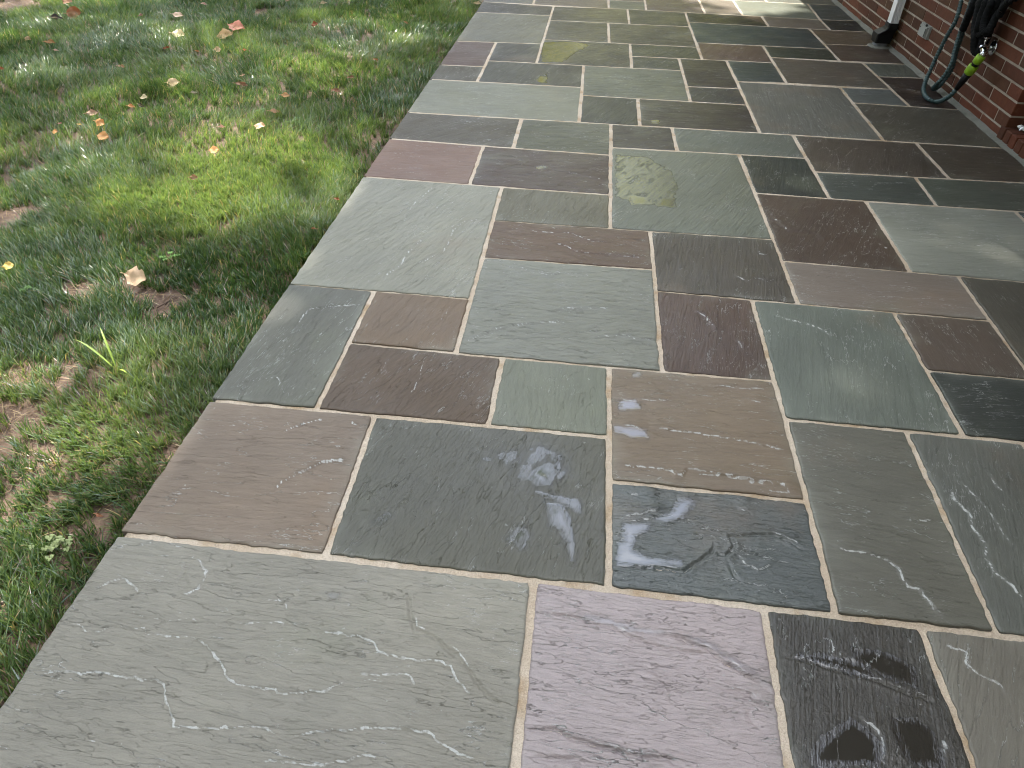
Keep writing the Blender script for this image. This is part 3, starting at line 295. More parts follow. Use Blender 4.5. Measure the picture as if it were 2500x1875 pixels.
POOLS = {"R2b":[[1,[-0.0792,1.1589],[-0.0504,1.2026],[-0.0154,1.2277],[0.0073,1.19],[-0.0059,1.1418],[-0.0415,1.1396]],[1,[-0.0434,1.1203],[0.017,1.114],[0.0647,1.1062],[0.066,1.068],[0.0452,1.0742],[0.0113,1.0925]],[1,[-0.02,1.0908],[0.0255,1.0875],[0.041,1.0538],[0.0513,1.0121],[0.0618,0.9561],[0.0566,0.9249],[0.0452,0.9285],[0.0343,0.985],[0.0195,1.0122],[-0.0047,1.0219]],[1,[-0.0971,0.9724],[-0.081,1.008],[-0.0554,1.0219],[-0.0409,0.992],[-0.0492,0.9561],[-0.0613,0.9465],[-0.0859,0.9616]],[1,[-0.4073,0.9792],[-0.3901,0.9987],[-0.3733,1.014],[-0.365,1.0019],[-0.3819,0.9803],[-0.3968,0.972]],[1,[-0.1893,1.2154],[-0.1595,1.2167],[-0.1615,1.2035],[-0.1801,1.2036]],[0.55,[-0.1701,1.239],[-0.0499,1.2871],[0.0281,1.2491],[0.0497,1.1756],[-0.0368,1.1259],[-0.1185,1.1538]]],"R2c":[[1,[0.1488,1.4809],[0.2059,1.4885],[0.215,1.4524],[0.1606,1.436]],[1,[0.1445,1.3763],[0.2298,1.3703],[0.2306,1.3405],[0.1865,1.3347],[0.1444,1.3516]],[1,[0.1963,1.6063],[0.2178,1.6127],[0.2173,1.5954],[0.2002,1.5896]]],"R2d":[[1,[0.1571,1.0489],[0.2299,1.0625],[0.2204,1.0355],[0.1949,1.0155],[0.1857,0.9776],[0.2144,0.9653],[0.2946,0.9675],[0.2929,0.946],[0.1433,0.9272],[0.1468,0.9929],[0.1616,1.003]],[1,[0.232,1.0714],[0.2708,1.0985],[0.2909,1.1421],[0.3399,1.1461],[0.3232,1.1142],[0.3034,1.0806],[0.2618,1.0622]]],"S2":[[1,[0.0746,0.7972],[0.1282,0.8038],[0.1929,0.7853],[0.2395,0.7845],[0.1634,0.7735],[0.1312,0.7842]],[1,[0.2886,0.7808],[0.3227,0.7754],[0.3631,0.7552],[0.4091,0.7244],[0.4321,0.6979],[0.4067,0.7094],[0.3501,0.7413],[0.3214,0.7626]],[0.8,[0.0434,0.5692],[0.1088,0.5617],[0.173,0.5493],[0.2365,0.5495],[0.1855,0.5409],[0.109,0.5541],[0.0621,0.5612]]],"S3":[[1,[0.4996,0.775],[0.5589,0.776],[0.625,0.7627],[0.6446,0.7353],[0.6166,0.7319],[0.5515,0.7447],[0.4828,0.7606]],[1,[0.4845,0.5865],[0.5078,0.612],[0.5673,0.6559],[0.5959,0.6277],[0.609,0.6114],[0.5973,0.5708],[0.473,0.556]],[1,[0.638,0.6671],[0.6901,0.668],[0.713,0.6444],[0.7068,0.5839],[0.6482,0.5769],[0.6364,0.6275]],[1,[0.6075,0.7913],[0.6491,0.7996],[0.6879,0.7887],[0.7152,0.7617],[0.708,0.7228],[0.6455,0.7384],[0.605,0.7603]]],"S1":[[0.7,[-0.4532,0.7905],[-0.415,0.7988],[-0.4127,0.771],[-0.4366,0.768]]],"BR2":[[1,[-0.2109,3.0668],[-0.1724,3.0937],[-0.1602,3.0663],[-0.1955,3.0436]]],"G4":[[0.6,[0.1489,3.2861],[0.3092,3.275],[0.4162,3.1155],[0.4223,2.9225],[0.3798,2.7537],[0.2573,2.7349],[0.1478,2.8045]],[0.95,[0.2044,2.8431],[0.2914,2.8268],[0.2885,2.7538],[0.2147,2.7354]],[0.9,[0.3282,2.8177],[0.4105,2.8452],[0.3967,2.7352],[0.3243,2.7381]]],"X5":[[0.7,[-0.3573,5.2834],[-0.1658,5.3518],[-0.0077,5.2905],[-0.1134,5.0368],[-0.1758,4.8087],[-0.3179,4.7821]]],"X2":[[0.9,[-0.3132,4.4632],[-0.2561,4.5205],[-0.2564,4.3374],[-0.3105,4.3498]]],"W3":[[0.9,[0.3455,3.797],[0.3847,3.8036],[0.3818,3.746],[0.343,3.7394]]]}
LEAVES = [[-3.8693,5.3858,0.111,"rust","round"],[-3.9036,5.2184,0.103,"black","curl"],[-4.1616,5.7601,0.111,"salmon","long"],[-3.7483,4.6658,0.057,"tan","long"],[-3.551,4.6077,0.067,"orange","curl"],[-3.4091,4.4505,0.033,"pale","curl"],[-3.3816,5.4462,0.053,"pink","curl"],[-3.4221,4.9802,0.036,"dark","curl"],[-2.8187,4.1871,0.046,"tan","curl"],[-3.4734,4.0142,0.046,"rust","curl"],[-2.5216,3.3832,0.055,"pink","long"],[-2.4054,3.2621,0.05,"amber","lobed"],[-2.2877,3.0882,0.057,"amber","round"],[-2.3838,3.5167,0.042,"orange","curl"],[-2.3387,3.5378,0.046,"black","curl"],[-2.396,3.6648,0.052,"pale","long"],[-2.549,3.1168,0.031,"amber","round"],[-2.5931,3.2246,0.026,"pink","curl"],[-2.4951,3.2293,0.022,"yellow","curl"],[-2.8472,4.9661,0.085,"cream","lobed"],[-2.5331,5.2065,0.143,"salmon","long"],[-2.5229,4.9844,0.121,"tan","long"],[-3.1091,5.9092,0.057,"pale","curl"],[-3.1109,5.4887,0.083,"pale","long"],[-2.4284,4.6582,0.044,"tan","lobed"],[-2.2525,4.6817,0.034,"orange","curl"],[-2.5385,4.5968,0.034,"orange","curl"],[-2.761,4.6251,0.047,"rust","curl"],[-2.0397,5.431,0.059,"rust","long"],[-2.5179,6.1623,0.039,"pink","curl"],[-1.9732,3.9689,0.069,"brown","curl"],[-2.0444,4.1492,0.029,"pink","curl"],[-2.3663,3.9375,0.071,"cream","long"],[-2.1733,3.7902,0.038,"grey","curl"],[-1.6168,3.5572,0.059,"tan","curl"],[-1.6625,3.8293,0.049,"orange","long"],[-1.6127,3.3423,0.064,"cream","long"],[-1.7962,3.3057,0.038,"pink","curl"],[-1.7019,3.0107,0.048,"amber","lobed"],[-1.4068,4.2152,0.048,"brown","curl"],[-1.3639,4.6137,0.036,"orange","curl"],[-1.3986,5.6263,0.037,"orange","curl"],[-0.9757,6.3823,0.068,"pale","curl"],[-0.9867,2.5925,0.028,"rust","curl"],[-1.4634,1.8913,0.079,"cream","lobed"],[-1.9332,1.9057,0.037,"yellow","lobed"],[-1.6535,2.7079,0.035,"brown","long"],[-0.9933,2.3253,0.028,"orange","curl"],[-2.2018,6.135,0.059,"pale","curl"],[-1.4173,3.9535,0.055,"brown","curl"],[-1.0149,0.9178,0.022,"rust","curl"]]
BARE = [[-1.3429,1.8194,0.064,0.079],[-2.2329,2.3366,0.076,0.106],[-4.622,5.7273,0.2,0.261],[-1.4179,1.2399,0.065,0.046],[-1.4152,1.1313,0.041,0.042],[-1.3481,1.5588,0.049,0.036],[-1.6465,1.8587,0.052,0.046],[-1.0396,0.9422,0.024,0.021],[-1.2892,0.9901,0.025,0.021],[-1.0625,0.8291,0.02,0.014],[-1.3808,2.4004,0.038,0.048],[-1.4388,2.2669,0.04,0.042],[-1.6047,5.2265,0.049,0.137],[-1.2929,1.5414,0.027,0.022],[-1.4961,1.2562,0.044,0.026],[-1.9273,1.8317,0.041,0.047],[-2.6347,5.9077,0.064,0.118],[-1.8368,4.8317,0.059,0.082],[-1.4513,4.0482,0.033,0.053],[-2.6473,3.1567,0.049,0.049],[-1.3323,1.2122,0.043,0.021],[-1.1612,1.4733,0.016,0.016],[-1.4249,2.0732,0.029,0.025]]
CLOVER = [[-1.4993,3.5072],[-3.9179,5.7359],[-1.7837,1.79],[-1.0854,0.8386],[-1.0627,0.8327],[-0.9539,0.7741],[-1.1175,0.8469],[-1.7048,3.5942],[-0.8568,3.9709],[-1.4478,2.0757]]
HOSE = [[2.0588,4.7086,0.5336],[2.0488,4.6643,0.4744],[2.0388,4.6158,0.3819],[2.0288,4.6306,0.2912],[2.0188,4.6359,0.1876],[2.0088,4.6263,0.1158],[1.9888,4.5903,0.0621],[1.9692,4.5249,0.02],[1.95,4.3921,0.015],[1.9837,4.3377,0.015],[1.9788,4.2206,0.0749],[1.9938,4.2018,0.1225],[1.9988,4.1879,0.1615],[2.0038,4.1796,0.218],[2.0088,4.1619,0.2509],[2.0088,4.1367,0.2877],[2.0088,4.1261,0.3067],[2.0138,4.1224,0.3213]]
HOSE_LOOP = [[2.0588,4.58,0.5447],[2.0588,4.5639,0.4604],[2.0588,4.5576,0.3835],[2.0538,4.5387,0.3132],[2.0488,4.5079,0.2388],[2.0438,4.4779,0.187],[2.0288,4.4749,0.1149],[2.0188,4.4993,0.0676],[2.0428,4.5772,0.018],[2.0488,4.5321,0.0441],[2.0738,4.5337,0.1009],[2.0788,4.5256,0.1582],[2.0788,4.5488,0.2242],[2.0788,4.5635,0.3261],[2.0788,4.5777,0.4252],[2.0788,4.5888,0.5331]]
BLACK = [[[2.0488,4.4853,0.5341],[2.0388,4.4804,0.49],[2.0388,4.4843,0.4477],[2.0488,4.5075,0.4122],[2.0588,4.5346,0.3506]],[[2.0288,4.3891,0.5591],[2.0188,4.3675,0.5105],[2.0188,4.3515,0.4608],[2.0188,4.3273,0.4122],[2.0188,4.2832,0.3679],[2.0288,4.2682,0.3263],[2.0388,4.2534,0.3028],[2.0488,4.2372,0.3091],[2.0488,4.2368,0.3438],[2.0488,4.2572,0.3841],[2.0488,4.2741,0.4426],[2.0488,4.2722,0.5126],[2.0488,4.2663,0.5731]],[[2.0088,4.2876,0.5762],[1.9988,4.2658,0.5289],[1.9988,4.2653,0.4773],[1.9988,4.2492,0.4281],[2.0088,4.253,0.3994],[2.0188,4.2322,0.392],[2.0288,4.2237,0.4085],[2.0388,4.2419,0.4489],[2.0388,4.2327,0.5198],[2.0388,4.2232,0.5721]],[[2.0188,4.2521,0.5828],[2.0088,4.2301,0.536],[2.0088,4.2328,0.4843],[2.0088,4.2206,0.4434],[2.0088,4.2011,0.4214],[2.0188,4.1811,0.414],[2.0288,4.1822,0.4299],[2.0388,4.196,0.4655],[2.0488,4.1977,0.51],[2.0488,4.1839,0.5296]],[[2.0688,4.4355,0.5525],[2.0688,4.4271,0.4924],[2.0688,4.4307,0.4379],[2.0688,4.3979,0.3901],[2.0688,4.3414,0.3569],[2.0688,4.2746,0.3449],[2.0688,4.2599,0.3664],[2.0688,4.2653,0.41],[2.0688,4.2636,0.4719],[2.0688,4.2473,0.5352],[2.0688,4.238,0.579]],[[2.0388,4.159,0.529],[2.0288,4.1328,0.5469],[2.0188,4.0977,0.5679],[2.0188,4.0772,0.5912],[2.0288,4.0766,0.6141]]]
TAP = {"flange":[2.1088,4.225,0.3331],"body":[2.0488,4.1925,0.3381],"out":[2.0138,4.1173,0.3208],"knob":[2.0588,4.1969,0.3662]}
CON = {"g1a":[2.0138,4.121,0.3199],"g1b":[2.0088,4.1305,0.2884],"g2a":[2.0088,4.1328,0.2758],"g2b":[2.0038,4.1545,0.2274]}
SLEEVE = [1.9938,4.1973,0.1284]
XW = 2.1088           # face of the brick wall
XL = -0.948           # lawn edge of the patio
# ------------------------------------------------------------ ground
def nonuni(a, b, f0, f1, step, far):
    s = list(np.arange(f0, f1+1e-6, step)); k = step
    lo = []; x = f0
    while x > a: k = min(k*1.5, far); x -= k; lo.append(x)
    k = step; hi = []; x = f1
    while x < b: k = min(k*1.5, far); x += k; hi.append(x)
    return np.array(lo[::-1]+s+hi)
gx = nonuni(-200, 200, -5.2, -.8, .05, 40); gy = nonuni(-200, 200, .2, 7.5, .05, 40)
GX, GY = np.meshgrid(gx, gy)
def ground_z(x, y): return -.040 + .022*(fbm(x*2.2, y*2.2, 3, 3)-.5) + .010*(fbm(x*11, y*11, 9, 2)-.5)
GZ = np.where((GX > -6) & (GX < -.9) & (GY > -1) & (GY < 9), ground_z(GX, GY), -.05)
GZ = np.where(GX > -.97, np.minimum(GZ, -.045), GZ)
ny, nx = GX.shape; idx = np.arange(ny*nx).reshape(ny, nx)
q = np.stack([idx[:-1, :-1], idx[:-1, 1:], idx[1:, 1:], idx[1:, :-1]], -1).reshape(-1, 4)
lawn = link('lawn', mesh('lawn', np.c_[GX.ravel(), GY.ravel(), GZ.ravel()], q, (), True, None, M_SOIL), kind='structure')

# ------------------------------------------------------------ patio
px_ = np.arange(XL+.012, XW+.05, .02); py_ = np.concatenate([np.arange(-1.0, 5, .02), np.arange(5, 9.5, .1)]); PX, PY = np.meshgrid(px_, py_)
PZ = -.0010 - .0046*np.clip((3.3-PY)/1.3, 0, 1) + (vn(PX/.05, PY/.05, 4)-.5)*(.0003+.0009*np.clip((3.3-PY)/1.3, 0, 1)) - .0022*np.exp(-((PY+.0117*PX-.868)/.03)**2)*np.clip(PX*2, 0, 1)
pi_ = np.arange(PX.size).reshape(PX.shape); nP = PX.size
pr_ = np.concatenate([pi_[0, :-1], pi_[:-1, -1], pi_[-1, ::-1][:-1], pi_[::-1, 0][:-1]]); PV = np.stack([PX, PY, PZ], -1).reshape(-1, 3); lo_ = PV[pr_].copy(); lo_[:, 2] = -.14
k_ = np.arange(len(pr_)); kn = (k_+1) % len(pr_)
patio = link('patio', mesh('patio', np.concatenate([PV, lo_]), np.concatenate([np.stack([pi_[:-1, :-1], pi_[:-1, 1:], pi_[1:, 1:], pi_[1:, :-1]], -1).reshape(-1, 4), np.stack([pr_, nP+k_, nP+kn, pr_[kn]], -1)]), (), True, None, M_MORTAR), kind='structure')
G_, B_, D_, N_ = (.130, .134, .112), (.130, .103, .082), (.050, .055, .050), (.102, .104, .085)
TINT = dict(
 S1=(G_, 1.02, .30, 2, 1.0), S2=((.215, .185, .185), 1.0, 1.9, -7, 1.7), S3=(D_, .95, 1.25, 80, 1.5), S4=(N_, .95, .35, 60, .7),
 R2a=(B_, 1.05, .16, 2, .75), R2b=(N_, .95, .8, 76, .85), R2c=((.215, .16, .115), 1.0, .5, -3, .7), R2d=(D_, 1.15, 1.35, -3, 1.4), R2e=(N_, .85, .45, -6, .8), R2f=(N_, .8, .42, 70, .8),
 R3a=(G_, .82, .34, 78, 1.0), R3b=(B_, .86, .3, 72, .6), R3c=(B_, .68, .44, 70, .9), R3d=(G_, .86, .42, 88, .6),
 G1=(G_, 1.12, .36, 66, 1.0), G2=(N_, .92, .5, 80, .8), B3=(B_, .74, .5, -8, .9), G3=(G_, 1.05, .5, 2, 1.1),
 BR1=(B_, .98, .3, 0, .5), BR2=(B_, .74, .5, 0, .8), G4=(G_, .95, .62, 62, 1.45), DB1=(N_, .75, .5, 84, .9), BB1=(B_, .62, .5, 80, .8),
 GG1=(G_, .92, .3, 80, .6), BRr=(B_, .62, .3, 90, .4), DK=(D_, .95, .3, 0, .4), BB2=(B_, .76, .34, -2, .4), DG=(N_, .62, .35, 90, .5), MB=(B_, .58, .36, 60, .7), MG=(G_, .95, .36, 0, .8),
 DGs=(D_, 1.15, .5, 80, .7), SG1=(N_, .92, .42, 30, .5), SG2=(G_, .86, .48, 60, .8), BRt=(B_, .6, .45, 70, .6), Rb=(B_, .5, .4, 0, .4), DT=(D_, 1.05, .42, 0, .6), RD=(D_, 1.05, .4, 0, .5),
 GL1=(N_, .95, .34, 45, .7), GL2=(G_, .9, .45, 10, 1.45), W1=(G_, 1.05, .38, 0, .6), W2=(N_, .92, .5, 70, 1.45), W3=(B_, .72, .5, 0, .7), W4=(G_, .95, .5, 2, 1.45),
 DBs=(B_, .55, .42, 0, .5), Smd=(N_, .75, .45, 60, .6), DGn=(D_, 1.15, .45, 0, .5), LD=(B_, .5, .45, 0, .5), S1w=(D_, 1.0, .4, 80, .5), DBh=(B_, .42, .4, 0, .4), W5=(N_, .78, .42, 85, .8), sm=(D_, 1.2, .42, 0, .5), RB=(N_, .6, .4, 60, .5),
 X1=(N_, .95, .3, 88, .6), X2=(N_, .8, .5, 80, 1.45), X3=(B_, .95, .3, 8, .4), X4=(N_, .9, .42, 70, .9), X5=(N_, .8, .62, 50, 1.45), X6a=(N_, .8, .5, 60, 1.45), X6b=(G_, .8, .5, 60, 1.45), X7=(B_, .8, .45, 70, .6),
 sg=(D_, 1.0, .45, 0, .5), X8=(D_, 1.1, .45, 0, .6), br=(B_, .58, .35, 20, .4), br2=(B_, .5, .35, 0, .4), X9=(D_, .62, .45, 40, .5), X10=(B_, .9, .3, 0, .4), X11=(D_, .8, .3, 0, .4),
 X12=(G_, 1.05, .35, 70, .8), X13=(N_, .92, .4, 60, .9), X14=(N_, .9, .55, 20, 1.45), X15=(N_, .8, .55, 0, 1.45), X16=(N_, .9, .6, 0, 1.45), X17=(N_, .8, .6, 0, 1.45),
 T1=(N_, .8, .4, 0, .5), T2=(B_, .8, .5, 0, 1.45), T3=(N_, .9, .5, 0, 1.45), T4=(B_, .7, .5, 0, 1.45), T5=(B_, .95, .4, 0, .4), T6=(N_, 1.1, .3, 0, .4), T7=(D_, .9, .3, 0, .4))
KF = dict(S1=(1.65, 1.42, 1.45), S2=(1.80, 1.80, 1.74), S3=(1.22, 1.08, 0.98), S4=(1.40, 1.28, 1.28), R2a=(1.16, 1.22, 1.12), R2b=(0.97, 0.94, 0.80), R2c=(0.75, 0.78, 0.75), R2d=(1.80, 1.80, 1.80), R2e=(1.26, 1.20, 1.14), R2f=(1.33, 1.36, 1.37), R3a=(1.04, 1.01, 0.95), R3b=(1.18, 1.09, 0.95), R3c=(1.02, 0.99, 0.85), R3d=(1.39, 1.41, 1.30), G1=(1.48, 1.42, 1.34), G2=(1.12, 0.96, 0.85), B3=(1.07, 0.93, 0.83), G3=(1.37, 1.30, 1.29), BR1=(1.22, 1.04, 0.93), BR2=(0.63, 0.52, 0.48), G4=(1.08, 1.08, 1.03), DB1=(0.94, 0.79, 0.71), BB1=(0.93, 0.81, 0.71), GG1=(0.98, 1.05, 1.07), BRr=(1.08, 1.09, 1.11), DK=(0.81, 0.85, 0.80), BB2=(1.69, 1.68, 1.80), DG=(1.25, 1.20, 1.17), MB=(0.93, 0.81, 0.73), MG=(1.80, 1.79, 1.80), DGs=(0.53, 0.53, 0.47), SG1=(0.44, 0.37, 0.37), SG2=(0.95, 0.96, 0.91), BRt=(0.82, 0.84, 0.78), Rb=(1.03, 1.09, 1.00), DT=(1.14, 1.20, 1.04), RD=(1.52, 1.61, 1.37), GL1=(0.69, 0.59, 0.52), GL2=(0.68, 0.70, 0.58), W1=(1.15, 1.11, 0.95), W2=(0.36, 0.36, 0.36), W3=(0.36, 0.36, 0.36), W4=(0.82, 0.85, 0.72), DBs=(0.36, 0.36, 0.36), Smd=(0.36, 0.36, 0.42), DGn=(0.49, 0.59, 0.65), LD=(1.21, 1.39, 1.28), S1w=(1.52, 1.62, 1.34), DBh=(0.43, 0.36, 0.36), W5=(1.22, 1.24, 1.33), sm=(1.80, 1.80, 1.80), RB=(1.13, 1.01, 1.00), X1=(0.64, 0.54, 0.48), X2=(0.48, 0.45, 0.39), X3=(0.56, 0.45, 0.42), X4=(0.41, 0.38, 0.36), X5=(0.39, 0.36, 0.36), X6a=(0.36, 0.38, 0.36), X6b=(0.36, 0.36, 0.36), X7=(0.70, 0.56, 0.57), sg=(0.46, 0.59, 0.46), X8=(0.58, 0.71, 0.77), br=(1.01, 0.98, 0.83), br2=(1.00, 0.88, 0.82), X9=(0.36, 0.36, 0.36), X11=(0.36, 0.36, 0.36), X12=(0.79, 0.76, 0.66), X13=(0.43, 0.36, 0.36), X14=(0.56, 0.48, 0.42), X15=(0.36, 0.36, 0.36), X16=(0.50, 0.42, 0.38), X17=(0.40, 0.36, 0.36))
def halfjoint(p, qq, rnd):
    if abs(p[0]-XL) < .03 and abs(qq[0]-XL) < .03: return 0.0
    if abs(p[0]-XW) < .03 and abs(qq[0]-XW) < .03: return .004
    mx, my = (p[0]+qq[0])/2, (p[1]+qq[1])/2
    if abs(p[1]-qq[1]) < abs(p[0]-qq[0]):       # cross joint
        hw = .0050 + rnd*.0016
        for y0, hh in ((.87, .0085), (1.329, .0080), (1.463, .0078), (2.065, .0065), (1.17, .0068), (2.5, .005)):
            if abs(my + .0117*mx - y0) < .03: hw = hh
    else: hw = .0066 + rnd*.0018
    return hw
def inset(Q, hw):
    Q = [Vector(p).to_2d() for p in Q]; n = []
    for i in range(4):
        a, b = Q[i], Q[(i+1) % 4]; d = (b-a).normalized(); nrm = Vector((d.y, -d.x))  # clockwise order -> inward on the right
        n.append((a+nrm*hw[i], d))
    res = []
    for i in range(4):
        p1, d1 = n[i-1]; p2, d2 = n[i]; cr = d1.x*d2.y-d1.y*d2.x
        t = ((p2-p1).x*d2.y-(p2-p1).y*d2.x)/cr; res.append(p1+d1*t)
    return res
def noise1(s, seed): return (vn(s/.045, seed*3.3, 1)-.5)*.0036 + (vn(s/.014, seed*1.7, 2)-.5)*.0032 + (vn(s/.006, seed*2.9, 3)-.5)*.0012
def seg_dist(px, py, pts):
    best = np.full(px.shape, 9.); sign = np.ones(px.shape); along = np.zeros(px.shape); L = 0; tot = sum(math.dist(a, b) for a, b in zip(pts[:-1], pts[1:]))
    for (ax, ay), (bx, by) in zip(pts[:-1], pts[1:]):
        dx, dy = bx-ax, by-ay; l2 = dx*dx+dy*dy+1e-12; l = math.sqrt(l2)
        u = np.clip(((px-ax)*dx+(py-ay)*dy)/l2, 0, 1); d = np.hypot(px-ax-u*dx, py-ay-u*dy)
        c = dx*(py-ay)-dy*(px-ax); m = d < best
        best = np.where(m, d, best); sign = np.where(m, np.sign(c), sign); along = np.where(m, (L+u*l)/tot, along); L += l
    return best, sign, along, tot
def poly_sd(px, py, pts):
    d, _, _, _ = seg_dist(px, py, list(pts)+[pts[0]]); ins = np.zeros(px.shape, bool)
    for (ax, ay), (bx, by) in zip(pts, list(pts[1:])+[pts[0]]):
        c = ((ay > py) != (by > py)) & (px < (bx-ax)*(py-ay)/(by-ay+1e-12)+ax); ins ^= c
    return np.where(ins, d, -d)
def axis_pts(L, step):
    inner = np.linspace(.034, L-.034, max(2, int(round((L-.068)/step))+1))
    e = np.array([0, .0022, .006, .012, .021])
    return np.concatenate([e, inner, (L-e)[::-1]])
for si, (nm, Q) in enumerate(STONES.items()):
    rr = random.Random(si*17+3)
    tnt = TINT.get(nm) or ((rr.choice([G_, N_, B_, D_, B_])), rr.uniform(.7, 1.0), .4, rr.choice([0, 80, 60]), .7)
    Q = inset(Q, [halfjoint(Q[i], Q[(i+1) % 4], rr.random()) for i in range(4)])
    ctr = sum(Q, Vector((0, 0)))/4; dist = ctr.length
    vis = nm in TINT
    step = (.0031 if dist < 1.15 else .0045 if dist < 1.9 else .0065 if dist < 2.6 else .012 if dist < 4 else .03) if vis else .08
    LA = ((Q[1]-Q[0]).length+(Q[2]-Q[3]).length)/2; LB = ((Q[3]-Q[0]).length+(Q[2]-Q[1]).length)/2
    A = axis_pts(LA, step); B = axis_pts(LB, step); AA, BB = np.meshgrid(A, B); u = AA/LA; v = BB/LB
    q0, q1, q2, q3 = [np.array(p) for p in Q]
    X = (1-u)*(1-v)*q0[0]+u*(1-v)*q1[0]+u*v*q2[0]+(1-u)*v*q3[0]
    Y = (1-u)*(1-v)*q0[1]+u*(1-v)*q1[1]+u*v*q2[1]+(1-u)*v*q3[1]
    dl, dr, dt, db = AA, LA-AA, BB, LB-BB
    dirx = (q1-q0)/np.linalg.norm(q1-q0); diry = (q3-q0)/np.linalg.norm(q3-q0)
    fall = lambda d: np.clip(1-d/.022, 0, 1)
    amp = 1.0
    ed = noise1(BB, si*4+.1)*fall(dl) - noise1(BB, si*4+1.1)*fall(dr)
    ed2 = noise1(AA, si*4+2.1)*fall(dt) - noise1(AA, si*4+3.1)*fall(db)
    # small corner chips
    ch = lambda a, b: np.clip(1-np.hypot(a, b)/.010, 0, 1)*rr.choice([.0004, .0008, .0016, .003])
    cx = ch(dl, dt)+ch(dl, db)-ch(dr, dt)-ch(dr, db); cy = ch(dl, dt)+ch(dr, dt)-ch(dl, db)-ch(dr, db)
    X = X + (ed*amp+cx)*dirx[0] + (ed2*amp+cy)*diry[0]; Y = Y + (ed*amp+cx)*dirx[1] + (ed2*amp+cy)*diry[1]
    de = np.minimum(np.minimum(dl, dr), np.minimum(dt, db))
    fa = .12+.88*min(max((3.2-ctr.y)/1.2, 0), 1)
    Z = ((fbm(X*3.1, Y*3.1, si, 3)-.5)*.0040 + (fbm(X*14, Y*14, si+50, 2)-.5)*.0012)*fa
    Z = Z - .0024*np.clip(1-de/.0032, 0, 1)**2 - .0003*np.clip(1-de/.02, 0, 1)
    lipa = np.zeros(X.shape)
    if nm in LEDGES:
        jx = X + (fbm(X*60, Y*60, 31, 3)-.5)*.010; jy = Y + (fbm(X*60, Y*60, 47, 3)-.5)*.010
        for L in LEDGES[nm]:
            am = L[0]*.0017; d, sg, al, tot = seg_dist(jx, jy, L[1:])
            endf = np.clip(np.minimum(al, 1-al)*tot/.03, 0, 1)
            if am > 0:
                # far side stands proud, near side falls away: orient so that the high side is away from the viewer
                mid = L[1+len(L[1:])//2]; p_, q_ = L[1], L[-1]
                side = (q_[0]-p_[0])*(0-p_[1]) - (q_[1]-p_[1])*(0-p_[0])
                s_ = sg*(-1 if side > 0 else 1)*d
                t_ = np.clip((s_+.0035)/.007, 0, 1); t_ = t_*t_*(3-2*t_)
                Z = Z + am*endf*t_*np.exp(-np.clip(s_, 0, None)/.06)
                lipa = np.maximum(lipa, endf*np.exp(-((s_)/.0024)**2)*min(1, am/.0026))
            else:
                Z = Z + am*endf*np.exp(-(d/.0032)**2)*1.1 + (-am)*.45*endf*np.exp(-((d-.008)/.006)**2)
                mid = L[1+len(L[1:])//2]; p_, q_ = L[1], L[-1]; side = (q_[0]-p_[0])*(0-p_[1]) - (q_[1]-p_[1])*(0-p_[0]); s_ = sg*(-1 if side > 0 else 1)*d
                lipa = np.maximum(lipa, .8*endf*np.exp(-((s_-.0065)/.0022)**2)*np.clip((fbm(X*22, Y*22, 91, 2)-.45)*8, 0, 1))
    pud = np.zeros(X.shape)
    for L in POOLS.get(nm, ()):
        sd = poly_sd(X, Y, L[1:]); pud = np.maximum(pud, np.clip(.5+sd/.036, 0, 1)*L[0])
    Z = Z*(1-.8*np.clip((pud-.4)*4, 0, 1))
    h0 = rr.uniform(-.0008, .0012)*fa
    gx_, gy_ = rr.uniform(-.003, .003)*fa, rr.uniform(-.003, .003)*fa
    Z = Z + h0 + gx_*(X-ctr.x) + gy_*(Y-ctr.y)
    nb, na = X.shape; idx = np.arange(nb*na).reshape(nb, na)
    top = np.stack([idx[:-1, :-1], idx[1:, :-1], idx[1:, 1:], idx[:-1, 1:]], -1).reshape(-1, 4)
    V = np.stack([X-ctr.x, Y-ctr.y, Z], -1).reshape(-1, 3)
    ring = np.concatenate([idx[0, :-1], idx[:-1, -1], idx[-1, ::-1][:-1], idx[::-1, 0][:-1]])
    nV = len(V); r1 = V[ring].copy(); r2_ = V[ring].copy(); r2_[:, 2] = -.042
    sk = np.concatenate([r1, r2_]); m_ = len(ring); k = np.arange(m_); k2 = (k+1) % m_
    side = np.stack([nV+k, nV+k2, nV+m_+k2, nV+m_+k], -1)
    edge = np.exp(-de/.016)
    at = {'edge': np.concatenate([edge.ravel(), np.ones(2*m_)]), 'pud': np.concatenate([pud.ravel(), np.zeros(2*m_)]), 'lip': np.concatenate([lipa.ravel(), np.zeros(2*m_)])}
    me = mesh('flagstone', np.concatenate([V, sk]), np.concatenate([top, side]), (), np.concatenate([np.ones(len(top), bool), np.zeros(m_, bool)]), at, M_STONE)
    o = link('flagstone', me, patio, (ctr.x, ctr.y, 0))
    tc, k_, wt, gr, cl = tnt; jit = [rr.uniform(.96, 1.04) for _ in range(3)]
    o['tint'] = [c*k_*j*q_ for c, j, q_ in zip(tc, jit, KF.get(nm, (1, 1, 1)))]; o['wet'] = float(wt); o['grain'] = R(gr+rr.uniform(-5, 5)); o['cleft'] = float(cl); o['seed'] = rr.uniform(0, 9); o['pebble'] = {'S3': 1.0, 'R2d': .55, 'S2': .35, 'R2b': .15}.get(nm, .06)
